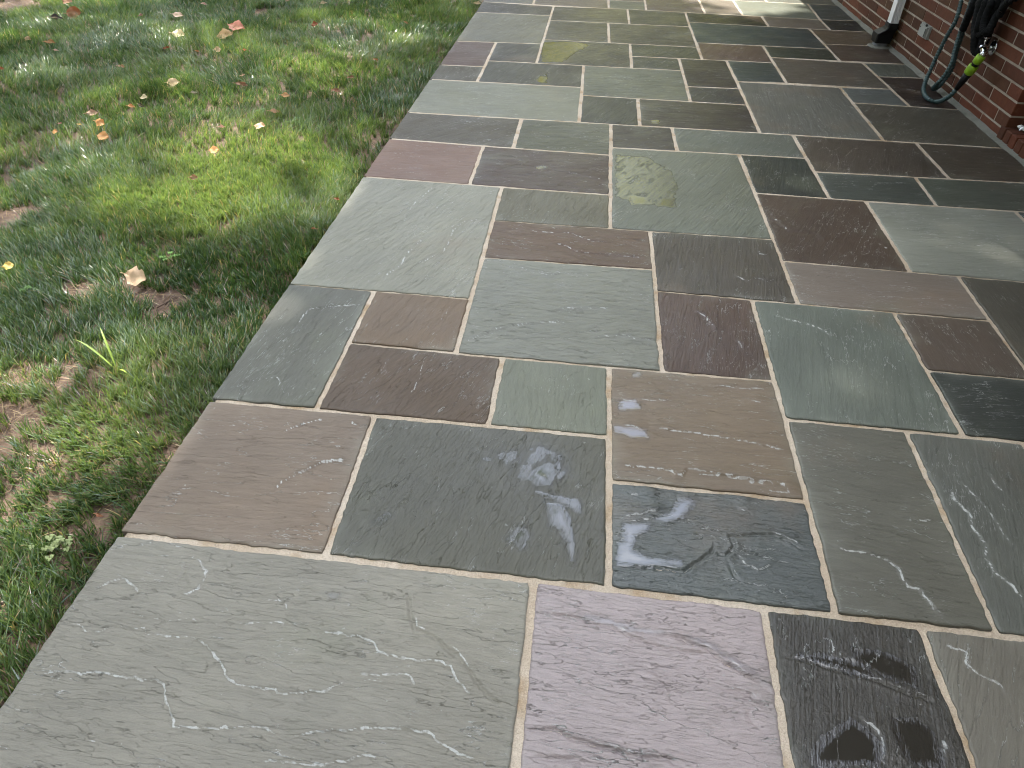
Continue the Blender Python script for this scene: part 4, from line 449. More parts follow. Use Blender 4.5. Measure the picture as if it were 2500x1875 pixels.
# mortar fillet along the foot of the wall
ys_ = np.arange(-1, 9.5, .03); f = MB(); pv = []
for y in ys_:
    wob = (vn(y/.09, 3.3)-.5)*.014; pv += [(2.072+wob, y, -.002), (2.088+wob*.5, y, .006+(vn(y/.05, 8.1)-.5)*.004), (XW+.003, y, .016+(vn(y/.07, 1.2)-.5)*.006)]
f.add(pv, [(3*i+j, 3*i+j+1, 3*i+j+4, 3*i+j+3) for i in range(len(ys_)-1) for j in (0, 1)])
link('mortar_fillet', f.mesh('mortar_fillet', M_COVE, True), patio)

# ------------------------------------------------------------ house
M_WHITE = simple('white painted metal', (.72, .73, .72), .35, .0005, 30, .05)
M_SOFFIT = simple('painted soffit', (.26, .24, .21), .6, .001, 20, .08)
M_SHINGLE = simple('roof shingle', (.09, .085, .08), .9, .01, 30, .3)
M_DOOR = simple('door paint', (.20, .05, .04), .4)
house = thing('house', 'red brick house wall with pale mortar joints along the right side of the patio', 'house')
YC, YN = 3.795, 2.75       # corner of the wall and far jamb of the doorway
mc = MB(); mc.box(XW+.0028, 8, YC+.002, 10.5, -.12, 2.62); mc.box(XW+.0028, 8, -4, YN-.002, -.12, 2.62); mc.box(XW+.26, 8, YN-.002, YC+.002, -.12, 2.62)
wall = link('wall', mc.mesh('wall', M_WALLMORTAR), house)
def brick_mesh(L, hgt, dep, seed, ax='y'):
    rn = random.Random(seed); j = lambda s: rn.uniform(-s, s)
    c = .003; b = MB()
    fr = [(0+j(.0006), y+j(.0012), z+j(.001)) for y, z in ((c, c), (L-c, c), (L-c, hgt-c), (c, hgt-c))]
    rim = [(c, 0, 0), (c, L, 0), (c, L, hgt), (c, 0, hgt)]; bk = [(dep, y, z) for _, y, z in rim]
    b.add(fr+rim+bk, [(0, 3, 2, 1)]+[(i, (i+1) % 4, 4+(i+1) % 4, 4+i) for i in range(4)]+[(4+i, 4+(i+1) % 4, 8+(i+1) % 4, 8+i) for i in range(4)])
    if ax == 'x': b.v = [(y, x, z) for x, y, z in b.v]; b.q = [f[::-1] for f in b.q]
    return b.mesh('brick', M_BRICK)
BL_, CH, JT = .2925, .0665, .0095
full = [brick_mesh(BL_-JT, CH-JT, .07, s) for s in range(6)]
bulk = MB(); nb_ = 0
def put_brick(y0, y1, z0, zh, par=None, big=False):
    global nb_
    if y1-y0 < .02: return
    pr = random.uniform(-.0012, .0012)
    if big:
        bulk.box(XW+pr, XW+.05, y0, y1, z0, z0+zh); return
    L = y1-y0; nb_ += 1
    me = random.choice(full) if abs(L-(BL_-JT)) < .004 and abs(zh-(CH-JT)) < .002 else brick_mesh(L, zh, .07, nb_)
    link('brick', me, wall, (XW+pr, y0, z0))
for ci in range(39):
    z0 = (-.012 if ci == 0 else .0553+(ci-1)*CH-CH+CH) if ci < 1 else .0553+(ci-1)*CH
    zt = .0553-JT if ci == 0 else z0+CH-JT
    ph = (5.525 if ci % 2 == 0 else 5.39)
    y = ph-BL_*7
    while y < 10.5:
        a, b_ = y+JT/2, min(y+BL_-JT/2, 10.45)
        a = max(a, YC+(.03 if ci == 0 else 0))
        if b_ > a: put_brick(a, b_, z0, zt-z0, big=(z0 > .62 or a > 8.1))
        y += BL_
    y = YN
    while y > -4:
        put_brick(max(y-BL_+JT, -4), y, z0, zt-z0, big=True); y -= BL_
    # return face at the doorway, one brick deep
    if .05 < z0 < 1.3:
        for k_, (xa, xb) in enumerate(((.0705, .255),) if ci % 2 else ((.0705, .12), (.13, .255))):
            link('brick', brick_mesh(xb-xa, zt-z0, .06, ci*3+k_, 'x'), wall, (XW+xa, YC, z0))
o = link('brick', bulk.mesh('brick', M_BRICK), wall); o['kind'] = 'stuff'
# rowlock doorstep
st = MB(); st.box(XW-.004, XW+.26, YN, YC+.02, -.1, .052); step = link('doorstep', st.mesh('doorstep', M_WALLMORTAR), house)
yy = YC+.024
for i in range(17):
    me = brick_mesh(.0535, .080+random.uniform(-.001, .001), .205, 900+i); link('brick', me, step, (XW-.011+random.uniform(-.0015, .0015), yy-.0565, -.014)); yy -= .0625
dr = MB(); dr.box(XW+.2, XW+.2595, YN+.02, YC-.02, .0665, 2.1); door = link('door', dr.mesh('door', M_DOOR), house)
EX = 1.205
rf = MB(); rf.box(EX, XW+.02, -4.3, 10.8, 2.55, 2.565); link('soffit', rf.mesh('soffit', M_SOFFIT), house)
rf = MB(); rf.box(EX-.02, EX-.001, -4.3, 10.8, 2.50, 2.70); link('fascia', rf.mesh('fascia', M_WHITE), house)
rf = MB(); rf.add([(EX-.05, -4.3, 2.71), (EX-.05, 10.8, 2.71), (6, 10.8, 5.0), (6, -4.3, 5.0), (EX-.05, -4.3, 2.67), (EX-.05, 10.8, 2.67), (6, 10.8, 4.96), (6, -4.3, 4.96), (10.8, 10.8, 2.71), (10.8, -4.3, 2.71)],
       [(0, 3, 2, 1), (4, 5, 6, 7), (0, 1, 5, 4), (3, 9, 8, 2), (0, 4, 7, 3), (1, 2, 6, 5)]); link('roof', rf.mesh('roof', M_SHINGLE), house)
# ------------------------------------------------------------ things at the wall
M_BLACK = simple('black plastic', (.005, .005, .0055), .55, .0006, 90, .1, .3)
M_GREY = simple('grey pvc', (.19, .20, .21), .4, .0004, 60, .08)
M_DARKSLOT = simple('dark slot', (.012, .013, .012), .6)
M_PLATE = simple('grey weathered plastic', (.30, .31, .28), .5, .001, 90, .15)
M_GREENHOSE = simple('teal hose fabric', (.032, .066, .066), .5, .0012, 300, .12)
M_BLACKHOSE = simple('black hose fabric', (.004, .0045, .0045), .85, .0015, 260, .15, .25)
M_LIME = simple('lime green plastic', (.22, .40, .015), .35, .0004, 120, .08)
M_CHROME = simple('chrome', (.62, .62, .63), .16, 0, 60, .03, .5, 1.0)
M_BRASS = simple('tarnished brass', (.30, .20, .11), .35, .0006, 120, .15, .5, 1.0)
dsp = thing('downspout', 'white ribbed metal downspout ending in a black plastic boot at the wall foot', 'downspout', (2.065, 5.60, 0))
def L_(x, y, z): return (x-2.065, y-5.60, z)
x0, x1, y0, y1 = 2.036, 2.088, 5.560, 5.632
prof = []          # ribbed rectangular section: three grooves on the near face
for a in np.linspace(0, 1, 25):
    g = sum(.0065*math.exp(-((a-c)/.03)**2) for c in (.30, .5, .70)); prof.append((x0+(x1-x0)*a, y0+g))
for a in np.linspace(0, 1, 9)[1:]: prof.append((x1, y0+(y1-y0)*a))
for a in np.linspace(0, 1, 9)[1:]: prof.append((x1-(x1-x0)*a, y1))
for a in np.linspace(0, 1, 17)[1:-1]:
    g = 0; prof.append((x0+g, y1-(y1-y0)*a))
n = len(prof); d = MB(); pv = [L_(px, py, zz) for zz in (.152, 2.56) for px, py in prof] + [L_(px*.97+.03*2.06, py*.97+.03*5.596, .152) for px, py in prof]
d.add(pv, [(i, (i+1) % n, n+(i+1) % n, n+i) for i in range(n)] + [((i+1) % n, i, 2*n+i, 2*n+(i+1) % n) for i in range(n)])
link('pipe', d.mesh('pipe', M_WHITE), dsp)
def loft(rings, m, name, par, off):
    b = MB(); v = []; k = len(rings[0])
    for r in rings: v += [(p[0]-off[0], p[1]-off[1], p[2]-off[2]) for p in r]
    q = [(r*k+i, r*k+(i+1) % k, (r+1)*k+(i+1) % k, (r+1)*k+i) for r in range(len(rings)-1) for i in range(k)]
    c0 = tuple(np.mean(rings[0], 0)-np.array(off)); c1 = tuple(np.mean(rings[-1], 0)-np.array(off)); v += [c0, c1]
    t = [(len(v)-2, (i+1) % k, i) for i in range(k)] + [(len(v)-1, (len(rings)-1)*k+i, (len(rings)-1)*k+(i+1) % k) for i in range(k)]
    b.add(v, q, t); return link(name, b.mesh(name, m, False), par)
def rect(xa, xb, ya, yb, z, dz=0, r=.012):
    pts = []
    for cx, cy, a0 in ((xb-r, yb-r, 0), (xa+r, yb-r, 90), (xa+r, ya+r, 180), (xb-r, ya+r, 270)):
        for k in range(5):
            a = R(a0+k*22.5); px, py = cx+r*math.cos(a), cy+r*math.sin(a); pts.append((px, py, z+dz*(xb-px)/(xb-xa)))
    return pts
O = (2.065, 5.60, 0)
loft([rect(1.983, 2.086, 5.575, 5.690, .032, 0), rect(1.980, 2.090, 5.570, 5.694, .075, 0), rect(1.982, 2.092, 5.566, 5.692, .104, -.012), rect(2.018, 2.096, 5.550, 5.660, .128, -.006), rect(2.028, 2.096, 5.550, 5.642, .140), rect(2.028, 2.096, 5.550, 5.642, .166), rect(2.031, 2.093, 5.553, 5.639, .166), rect(2.031, 2.093, 5.553, 5.639, .150)], M_BLACK, 'boot', dsp, O)
loft([rect(1.992, 2.080, 5.585, 5.682, -.002, 0, .03), rect(1.992, 2.080, 5.585, 5.682, .036, 0, .03)], M_GREY, 'drain_stub', dsp, O)
loft([rect(1.962, 2.10, 5.555, 5.712, -.001, 0, .05), rect(1.972, 2.098, 5.563, 5.702, .008, 0, .05), rect(1.985, 2.09, 5.578, 5.69, .012, 0, .04)], M_COVE, 'mortar_collar', dsp, O)
# outlet cover
ob = thing('outlet_cover', 'small grey weatherproof outlet cover on the brick wall between downspout and hose', 'outlet cover', (XW-.012, 5.121, .217))
b = MB(); b.box(-.004, .016, -.072, .072, -.036, .036); link('plate', b.mesh('plate', M_PLATE), ob)
b = MB(); b.box(-.017, -.004, -.062, .05, -.030, .030); link('flap', b.mesh('flap', M_PLATE), ob)
b = MB(); b.box(-.0175, -.004, -.060, -.046, -.026, .022); b.box(-.012, -.003, -.03, -.018, .030, .042); link('slot', b.mesh('slot', M_DARKSLOT), ob)
b = MB(); b.tube([(-.02, .035, .018), (-.016, .035, .018)], .004, 8); link('screw', b.mesh('screw', M_DARKSLOT), ob)
# tap
F = Vector(TAP['flange']); T = Vector((XW-.004, F.y, F.z))
tap = thing('garden_tap', 'chrome garden tap on the brick wall above the lime green hose connectors', 'tap', T)
Wd = lambda p: Vector(p)-T
b = MB(); b.tube([Vector((.004, 0, 0)), Vector((-.004, 0, 0)), Vector((-.007, 0, 0))], [.037, .037, .030], 24); link('flange', b.mesh('flange', M_CHROME, True), tap)
outl_ = Vector(TAP['out'])
b = MB(); b.tube([(0, 0, 0), (-.02, 0, 0), (-.03, 0, 0), (-.045, 0, -.001), (-.062, 0, -.004), (-.07, 0, -.006)], [.015, .015, .019, .022, .020, .010], 18)
b.tube(spline([(-.052, 0, -.006), tuple((outl_-T)*.55+Vector((-.02, 0, .004))), tuple((outl_-T)*.8), tuple(outl_-T+(outl_-T).normalized()*.006)], 5), [.0165]*10+[.015]*6, 14); link('body', b.mesh('body', M_CHROME, True), tap)
b = MB(); b.tube([(-.052, 0, .012), (-.052, 0, .044)], .007, 10); b.tube([(-.052, 0, .043), (-.052, 0, .050)], [.015, .017], 14); link('handle', b.mesh('handle', M_CHROME, True), tap)
# teal hose
def pts(L): return [Vector(p) for p in L]
HP = pts(HOSE)
outl = Vector(TAP['out']); sl_end = Vector(SLEEVE)
dirv = (sl_end-outl).normalized()
hose = thing('garden_hose', 'teal braided garden hose looping down to the paving from the tap, with lime green connectors', 'hose', (HP[8].x, HP[8].y, 0))
hO = Vector((HP[8].x, HP[8].y, 0))
c1, c2 = outl, outl+dirv*.052
def seg(a, b_, ra, rb, m, name, n=16, rings=None):
    k = MB(); k.tube([a-hO, b_-hO] if rings is None else [a.lerp(b_, r)-hO for r, _ in rings], [ra, rb] if rings is None else [q for _, q in rings], n); return link(name, k.mesh(name, m, True), hose)
def grip(a, b_, r, name):
    o = seg(a, b_, r, r, M_LIME, name, 12, [(0, r*.82), (.06, r), (.5, r*1.04), (.94, r), (1, r*.84)]); return o
TL = (sl_end-outl).length; p1 = outl+dirv*.03*TL; p2 = outl+dirv*.23*TL; p3 = outl+dirv*.30*TL; p4 = outl+dirv*.54*TL; p5 = sl_end
grip(p1, p2, .0225, 'connector'); seg(p2-dirv*.002, p3+dirv*.002, .0175, .0175, M_BLACK, 'collar'); grip(p3, p4, .0255, 'connector'); seg(p4-dirv*.002, p5, .022, .0135, M_BLACK, 'sleeve')
path = [p for p in HP[:11]] + [p5, p5-dirv*.03]
def ribbed(path, name, m, par, off, r0=.0128, rib=.0013, pitch=.0095, n=12):
    S = spline(path, 14); L = [0]
    for a, b_ in zip(S[:-1], S[1:]): L.append(L[-1]+(b_-a).length)
    N = int(L[-1]/(pitch/4)); P = []; rad = []
    for i in range(N+1):
        s = L[-1]*i/N; j = min(max(np.searchsorted(L, s)-1, 0), len(S)-2); f_ = (s-L[j])/max(L[j+1]-L[j], 1e-6); P.append(S[j].lerp(S[j+1], f_)-off); rad.append(r0+rib*math.sin(2*math.pi*s/pitch))
    k = MB(); k.tube(P, rad, n); return link(name, k.mesh(name, m, True), par)
ribbed(path, 'hose', M_GREENHOSE, hose, hO, .0112, .0022, .0160)
ribbed(pts(HOSE_LOOP), 'hose_loop', M_GREENHOSE, hose, hO, .0112, .0022, .0160)
# black hose bundle
bh = thing('black_hose', 'black fabric hose hanging in a bundle of loops from a wall hook above the tap', 'hose', (XW-.06, 4.24, .42)); bO = Vector((XW-.06, 4.24, .42))
for i, L in enumerate(BLACK):
    P_ = pts(L)
    if i in (1, 2, 3, 4):
        top = Vector((XW-.06, 4.22, 1.02)); P_ = [top]+P_+[top+Vector((-.01, -.03, 0))]
    elif i == 0: P_ = [Vector((XW-.06, 4.22, 1.02))]+P_
    else: P_ = P_+[Vector((XW-.07, 4.2, 1.0))]
    S = spline(P_, 10); k = MB(); k.tube([p-bO for p in S], [(.019, .019, .018, .018, .021, .017)[i]+.0012*math.sin(j*1.7+i) for j in range(len(S))], 12); link('loop', k.mesh('loop', M_BLACKHOSE, True), bh)
cA, cB = Vector(BLACK[5][0]), Vector(BLACK[5][1])
k = MB(); dd = (cB-cA); k.tube([cA-bO-dd*.5, cA-bO-dd*.1, cA-bO, cA-bO+dd*.35, cA-bO+dd*.36, cA-bO+dd*.9], [.011, .013, .0105, .0135, .011, .012], 14); link('coupling', k.mesh('coupling', M_BRASS, True), bh)
hk = thing('wall_hook', 'dark metal hose hook on the brick wall holding the black hose', 'hook', (XW, 4.21, 1.0))
k = MB(); k.box(-.004, .006, -.06, .06, -.03, .06); k.tube([(0, 0, .0), (-.09, 0, 0), (-.11, 0, .03)], .007, 10); link('bracket', k.mesh('bracket', M_DARKSLOT), hk)
# pale scrap on the doorstep
sc = thing('foil_scrap', 'crumpled silvery scrap lying on the brick doorstep at the wall corner', 'scrap', (2.205, 3.745, .066))
rn = np.random.default_rng(5); gxx, gyy = np.meshgrid(np.linspace(-.05, .05, 12), np.linspace(-.035, .035, 9)); zz_ = rn.random(gxx.shape)*.045*np.exp(-(gxx/.05)**2)+.001
gxx = gxx+rn.uniform(-.004, .004, gxx.shape); gyy = gyy+rn.uniform(-.004, .004, gxx.shape)
ii = np.arange(gxx.size).reshape(gxx.shape); M_FOIL = simple('silvery foil', (.62, .63, .60), .3, .001, 90, .2, .5, .6)
link('sheet', mesh('sheet', np.stack([gxx, gyy, zz_], -1).reshape(-1, 3), np.stack([ii[:-1, :-1], ii[:-1, 1:], ii[1:, 1:], ii[1:, :-1]], -1).reshape(-1, 4), (), False, None, M_FOIL), sc)

# ------------------------------------------------------------ fallen leaves
TINTS = dict(rust=(.27, .085, .03), black=(.030, .022, .018), salmon=(.50, .23, .135), tan=(.50, .31, .17), orange=(.44, .19, .075), pale=(.58, .44, .31), pink=(.40, .23, .165), dark=(.09, .045, .03), amber=(.50, .25, .08), yellow=(.58, .38, .10), cream=(.68, .50, .31), brown=(.22, .11, .06), grey=(.27, .23, .18))
WORD = dict(rust='rusty brown', black='blackened', salmon='pinkish salmon', tan='tan', orange='orange', pale='pale straw', pink='dull pink', dark='dark brown', amber='amber', yellow='bright yellow', cream='cream', brown='brown', grey='greyish')
LEAF_LABELS = [  # second entry: a dark leaf shape put where a leaf's shadow falls
 'large rounded rust brown leaf standing upright near the top left of the lawn', 'dark curled piece standing for the shadow just left of the large rust brown leaf', 'pinkish salmon leaf at the top edge of the lawn above the large rust brown leaf', 'tan leaf well below the dark shadow piece, left part of the lawn',
 'curled orange brown leaf right of the tan leaf at left of lawn', 'tiny pale leaf touching the lower end of the curled orange brown leaf', 'dull pink curled leaf right of the large rust brown leaf', 'small dark brown leaf below and right of the large rust brown leaf',
 'tan curled leaf with a dark hollow in the middle of the far lawn', 'rust leaf cut by the left frame edge', 'pinkish folded leaf just above two amber leaves on the lawn', 'lobed amber leaf directly above the round amber leaf', 'round amber leaf, the lower of two amber leaves one above the other',
 'curled orange leaf lying beside a blackened curled leaf mid lawn', 'blackened curled leaf at the right of a curled orange leaf mid lawn', 'pale straw leaf just above the orange and blackened pair', 'small round amber leaf beside a bare patch left of the two amber leaves', 'tiny dull pink leaf just above the small round amber leaf by a bare patch', 'tiny yellow leaf left of the lobed amber leaf',
 'cream leaf lying on a light green tuft at upper middle of the lawn', 'long salmon leaf, the upper of an overlapping pair at upper middle of lawn', 'long tan leaf, the lower of an overlapping pair at upper middle of lawn', 'small pale leaf near the top edge of the lawn, left of the overlapping pair', 'flat pale straw leaf above the cream leaf on the light tuft',
 'small tan lobed leaf below the overlapping pair of long leaves', 'small bright orange leaf right of the small tan lobed leaf below the pair', 'small orange leaf left of the small tan lobed leaf below the pair', 'small rust leaf below the cream leaf on the light tuft', 'slim rust leaf standing upright right of the overlapping pair', 'tiny dull pink leaf at the top edge of the lawn right of the pair',
 'crumpled brown leaf standing upright in the middle of the far lawn', 'tiny dull pink leaf directly above the crumpled upright brown leaf', 'cream leaf with rolled edges left of the crumpled upright brown leaf', 'small greyish leaf below the rolled cream leaf mid lawn', 'tan curled leaf nearest a clover sprig right of mid lawn', 'flat orange leaf above the tan curled leaf near the clover', 'long cream leaf with curled rim left of the clover sprig',
 'dull pink curled leaf left of the long cream leaf with curled rim', 'amber lobed leaf on a bright grass patch mid lawn', 'brown curled leaf close to the patio edge, upper right of the lawn', 'small orange curled leaf upper right of the lawn above the brown one', 'small orange leaf farthest up at the right of the lawn', 'pale pinkish leaf against the patio edge at its far end',
 'rust curled leaf in grass by the patio edge, beside the large grey green slab', 'large cream lobed leaf beside a bare soil patch, the biggest pale leaf on the lawn', 'bright yellow leaf near the left frame edge', 'small long brown leaf below the bright grass patch', 'small orange leaf below the rust curled one near the patio edge', 'pale curled leaf at the top right of the lawn', 'brown leaf in a dim hollow right of the tan leaf near the clover', 'rust leaf on reddish soil close to the brown slab at lower left']
def leaf_mesh(kind, L, seed):
    rn = random.Random(seed); nu, nv = 11, 7; V = []; vein = []
    wd = dict(round=.46, long=.34, curl=.36, lobed=.48)[kind]*L
    curl = dict(round=.5, long=.5, curl=1.7, lobed=.35)[kind]*rn.uniform(.8, 1.2); bend = rn.uniform(-.5, .9); ph = rn.uniform(0, 6)
    for i in range(nu):
        u = i/(nu-1); pr = math.sin(math.pi*min(max(u*.97+.02, 0), 1))**(.75 if kind != 'long' else .95)
        if kind == 'lobed': pr *= .62+.38*abs(math.cos(2.6*math.pi*u+.3))
        if kind == 'curl': pr *= .8+.2*math.sin(9*u+ph)
        for j in range(nv):
            v = j/(nv-1)*2-1; a = v*curl; rr_ = wd*pr
            y = rr_*(math.sin(a)/max(curl, .01)); z = rr_*(1-math.cos(a))/max(curl, .01)*.9
            z += .10*L*bend*(u-.5)**2*4*.5 + .075*L*math.sin(7*u+ph)*math.cos(3*v+ph) + rn.uniform(-.035, .035)*L
            V.append(((u-.5)*L + .03*L*rn.uniform(-1, 1), y*(1+rn.uniform(-.12, .12)), z)); vein.append(1.0 if j == nv//2 else 0)
    q = [(i*nv+j, i*nv+j+1, (i+1)*nv+j+1, (i+1)*nv+j) for i in range(nu-1) for j in range(nv-1)]
    k = len(V); s = [(-.5*L, -.0012, 0), (-.5*L, .0012, 0), (-.5*L, 0, .0018), (-.72*L, -.001+.05*L*rn.uniform(-1, 1), .04*L), (-.72*L, .001, .04*L), (-.72*L, 0, .04*L+.0016)]
    V += s; vein += [1]*6; q += [(k, k+1, k+4, k+3), (k+1, k+2, k+5, k+4), (k+2, k, k+3, k+5)]
    return mesh('fallen_leaf', V, q, (), True, {'vein': vein}, M_LEAF)
for i, (x, y, s, c, kd) in enumerate(LEAVES):
    rn = random.Random(i*5+1); L = s*.98
    o = thing('fallen_leaf', LEAF_LABELS[i], 'leaf', (x, y, .004+.12*L), 'fallen leaves on the lawn', leaf_mesh(kd, L, i))
    o['tint'] = [v*rn.uniform(.9, 1.1) for v in TINTS[c]]
    up = {0: 1.0, 28: 1.0, 30: .9, 20: .55, 21: .5, 1: .5}.get(i, rn.uniform(.45, .95))
    o.rotation_euler = (up*.9+rn.uniform(-.1, .2), rn.uniform(-.25, .25), rn.uniform(-.5, .5)+(math.pi if rn.random() < .3 and up < .5 else 0))

# ------------------------------------------------------------ grass
def in_view(x, y, mx=.06):
    Rm = np.array([[r2.x, r2.y, r2.z], [d2.x, d2.y, d2.z], [fwd.x, fwd.y, fwd.z]]); P = np.stack([x, y, np.full(x.shape, -.03-CAM_H)], 0)
    c = np.tensordot(Rm, P, 1); w_ = np.where(c[2] > .05, c[2], .05); U = .5+c[0]/w_*1700/2500; Vv = .5+c[1]/w_*1700/1875
    return (c[2] > .05) & (U > -mx) & (U < 1+mx) & (Vv > -mx) & (Vv < 1+mx)
def bare(x, y):
    m = np.ones(x.shape)
    g_ = np.clip((x-XL+.16)/.1, 0, 1); wx = (fbm(x*9, y*9, 61, 3)-.5)*.10; wy = (fbm(x*9, y*9, 71, 3)-.5)*.14
    for bx, by, ra, rb in BARE:
        d = np.hypot((x+wx-bx)/(ra*1.15), (y+wy-by)/(rb*1.15)); m = np.minimum(m, np.clip((d-.72)/.55, .0, 1))
    return np.maximum(m, g_)
def patchy(x, y):     # thinner, tuftier turf close to the viewer
    near = np.clip((3.1-y)/1.5, 0, 1); n = fbm(x*6.5, y*6.5, 5, 4)
    return 1-near*np.clip((XL-.05-x)/.12, 0, 1)*np.clip((.44-n)/.12, 0, 1)*.62
PAL = np.array([[.040, .078, .026], [.058, .104, .034], [.078, .128, .044], [.108, .160, .056], [.152, .200, .072]])
def blades(n, xr, yr, view=True, tuft=13, hs=1.0, seed=0, wmul=1.0):
    g = np.random.default_rng(seed); nt_ = int(n/tuft*3.2)
    tx = g.uniform(*xr, nt_); ty = g.uniform(*yr, nt_); iv = in_view(tx, ty)
    keep = (iv if view else ~iv) & (tx < XL-.004); keep &= g.random(nt_) < bare(tx, ty)*patchy(tx, ty)
    tx, ty = tx[keep], ty[keep]
    if len(tx) > n/tuft: tx, ty = tx[:int(n/tuft)], ty[:int(n/tuft)]
    k = len(tx); bx = np.repeat(tx, tuft)+g.normal(0, .006, k*tuft); by = np.repeat(ty, tuft)+g.normal(0, .006, k*tuft)
    bx = np.minimum(bx, XL-.002)
    N = len(bx); far = np.clip((by-2.2)/1.5, 0, 1)
    hp = fbm(bx*3.3, by*3.3, 13, 3); h = (.029+.038*g.random(N)**.8)*(.62+.85*hp)*(.90+.25*far)*hs
    h *= np.where(bx > XL-.03, .72, 1)
    az = np.repeat(g.uniform(0, 6.283, k), tuft)*0 + g.uniform(0, 6.283, N)
    wx_ = (fbm(bx*2.1, by*2.1, 21, 3)-.5)*2.4+.12; wy_ = (fbm(bx*2.1, by*2.1, 23, 3)-.5)*2.4
    ln = g.uniform(.08, .85, N)*h; lx = np.cos(az)*ln+wx_*h*.55; ly = np.sin(az)*ln+wy_*h*.55
    w_ = g.uniform(.0016, .0036, N)*wmul
    tw = np.arctan2(ly, lx)+1.57+g.normal(0, .5, N); sx, sy = np.cos(tw)*w_/2, np.sin(tw)*w_/2
    bz = ground_z(bx, by)-.003
    ci = np.clip(fbm(bx*1.9, by*1.9, 33, 3)*1.6-.3+g.normal(0, .34, N)+.04, 0, .999)*4; i0 = np.floor(ci).astype(int); fr = (ci-i0)[:, None]
    colr = PAL[i0]*(1-fr)+PAL[np.minimum(i0+1, 4)]*fr
    dry = g.random(N) < .05+.10*(1-patchy(bx, by)); colr[dry] = np.array([.36, .28, .15])*g.uniform(.6, 1.1, (dry.sum(), 1))
    blue = g.random(N) < .12; colr[blue] = colr[blue]*np.array([1.0, 1.02, 1.9])
    return emit(bx, by, bz, lx, ly, h, sx, sy, colr)
def emit(bx, by, bz, lx, ly, h, sx, sy, colr):
    N = len(bx); V = np.zeros((N, 7, 3)); C_ = np.zeros((N, 7, 3))
    for k, (t, wf) in enumerate(((0, .75), (.42, 1.0), (.76, .68), (1, 0))):
        px = bx+lx*t**1.7; py = by+ly*t**1.7; ll = np.hypot(lx, ly)/np.maximum(h, 1e-4)
        pz = bz+h*(t-.20*np.minimum(ll, 1.6)*t*t)
        sh = .55+.55*t
        if k < 3:
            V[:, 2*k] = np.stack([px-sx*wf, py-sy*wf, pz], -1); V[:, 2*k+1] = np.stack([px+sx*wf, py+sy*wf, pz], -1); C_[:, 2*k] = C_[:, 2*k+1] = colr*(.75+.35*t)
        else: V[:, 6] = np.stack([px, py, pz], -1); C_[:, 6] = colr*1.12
    base = (np.arange(N)*7)[:, None]
    return V.reshape(-1, 3), (base[:, None, :]+np.array([[0, 1, 3, 2], [2, 3, 5, 4]])[None]).reshape(-1, 4), base+np.array([[4, 5, 6]]), C_.reshape(-1, 3)
def straw(n, xr, yr, seed):
    g = np.random.default_rng(seed); x = g.uniform(*xr, n*3); y = g.uniform(*yr, n*3); k = in_view(x, y) & (x < XL-.01)
    k &= (g.random(n*3) < .25+1.0*(1-patchy(x, y)*np.clip(bare(x, y)+.15, 0, 1))); x, y = x[k][:n], y[k][:n]; N = len(x)
    az = g.uniform(0, 6.283, N); ln = g.uniform(.02, .06, N); lx, ly = np.cos(az)*ln, np.sin(az)*ln; tw = az+1.57; w_ = g.uniform(.0010, .0024, N)
    colr = np.array([.34, .245, .135])*g.uniform(.35, 1.25, (N, 1)); rd = g.random(N) < .25; colr[rd] = np.array([.20, .10, .055])*g.uniform(.6, 1.2, (rd.sum(), 1))
    return emit(x, y, ground_z(x, y)+g.uniform(.001, .006, N), lx, ly, g.uniform(.002, .016, N), np.cos(tw)*w_/2, np.sin(tw)*w_/2, colr)
sets = [blades(225000, (-5.0, XL), (.3, 6.6), True, seed=1), blades(60000, (-2.4, XL), (.3, 3.0), True, seed=7, hs=.95), blades(18000, (-7.0, XL), (-1.5, 9.5), False, seed=2, wmul=2.2), straw(38000, (-5, XL), (.3, 6.6), 3)]
VV, QQ, TT, CC = [], [], [], []; o_ = 0
for v, q, t, c in sets: VV.append(v); QQ.append(q+o_); TT.append(t+o_); CC.append(c); o_ += len(v)
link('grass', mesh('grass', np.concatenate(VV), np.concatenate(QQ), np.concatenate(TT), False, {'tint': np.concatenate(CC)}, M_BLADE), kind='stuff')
# one tall pale blade of crabgrass, twigs, clover
M_PALEBLADE = simple('pale grass blade', (.26, .36, .05), .4, 0, 60, .15)
wb = thing('tall_grass_blade', 'tall pale green grass shoot with three spread blades above the bare lower lawn', 'grass shoot', (-1.2833, 1.4443, -.02))
for tx_, ty_, tz_ in ((-1.4135, 1.479, .075), (-1.3562, 1.5324, .085), (-1.221, 1.4034, .03)):
    a = Vector((0, 0, 0)); e_ = Vector((tx_+1.2833, ty_-1.4443, tz_)); k = MB(); pv = []
    for i in range(9):
        u = i/8; p = a.lerp(e_, u); p.z = e_.z*math.sin(u*1.75)/math.sin(1.75)*1.0; w_ = .0030*math.sin(math.pi*min(.12+u*.88, 1)); s = e_.cross(Vector((0, 0, 1))).normalized()*w_; pv += [p-s, p+Vector((0, 0, -.0012)), p+s]
    k.add(pv, [(3*i+j, 3*i+j+1, 3*i+j+4, 3*i+j+3) for i in range(8) for j in (0, 1)]); link('blade', k.mesh('blade', M_PALEBLADE, True), wb)
M_TWIG = simple('twig bark', (.07, .045, .03), .8, .002, 120, .3)
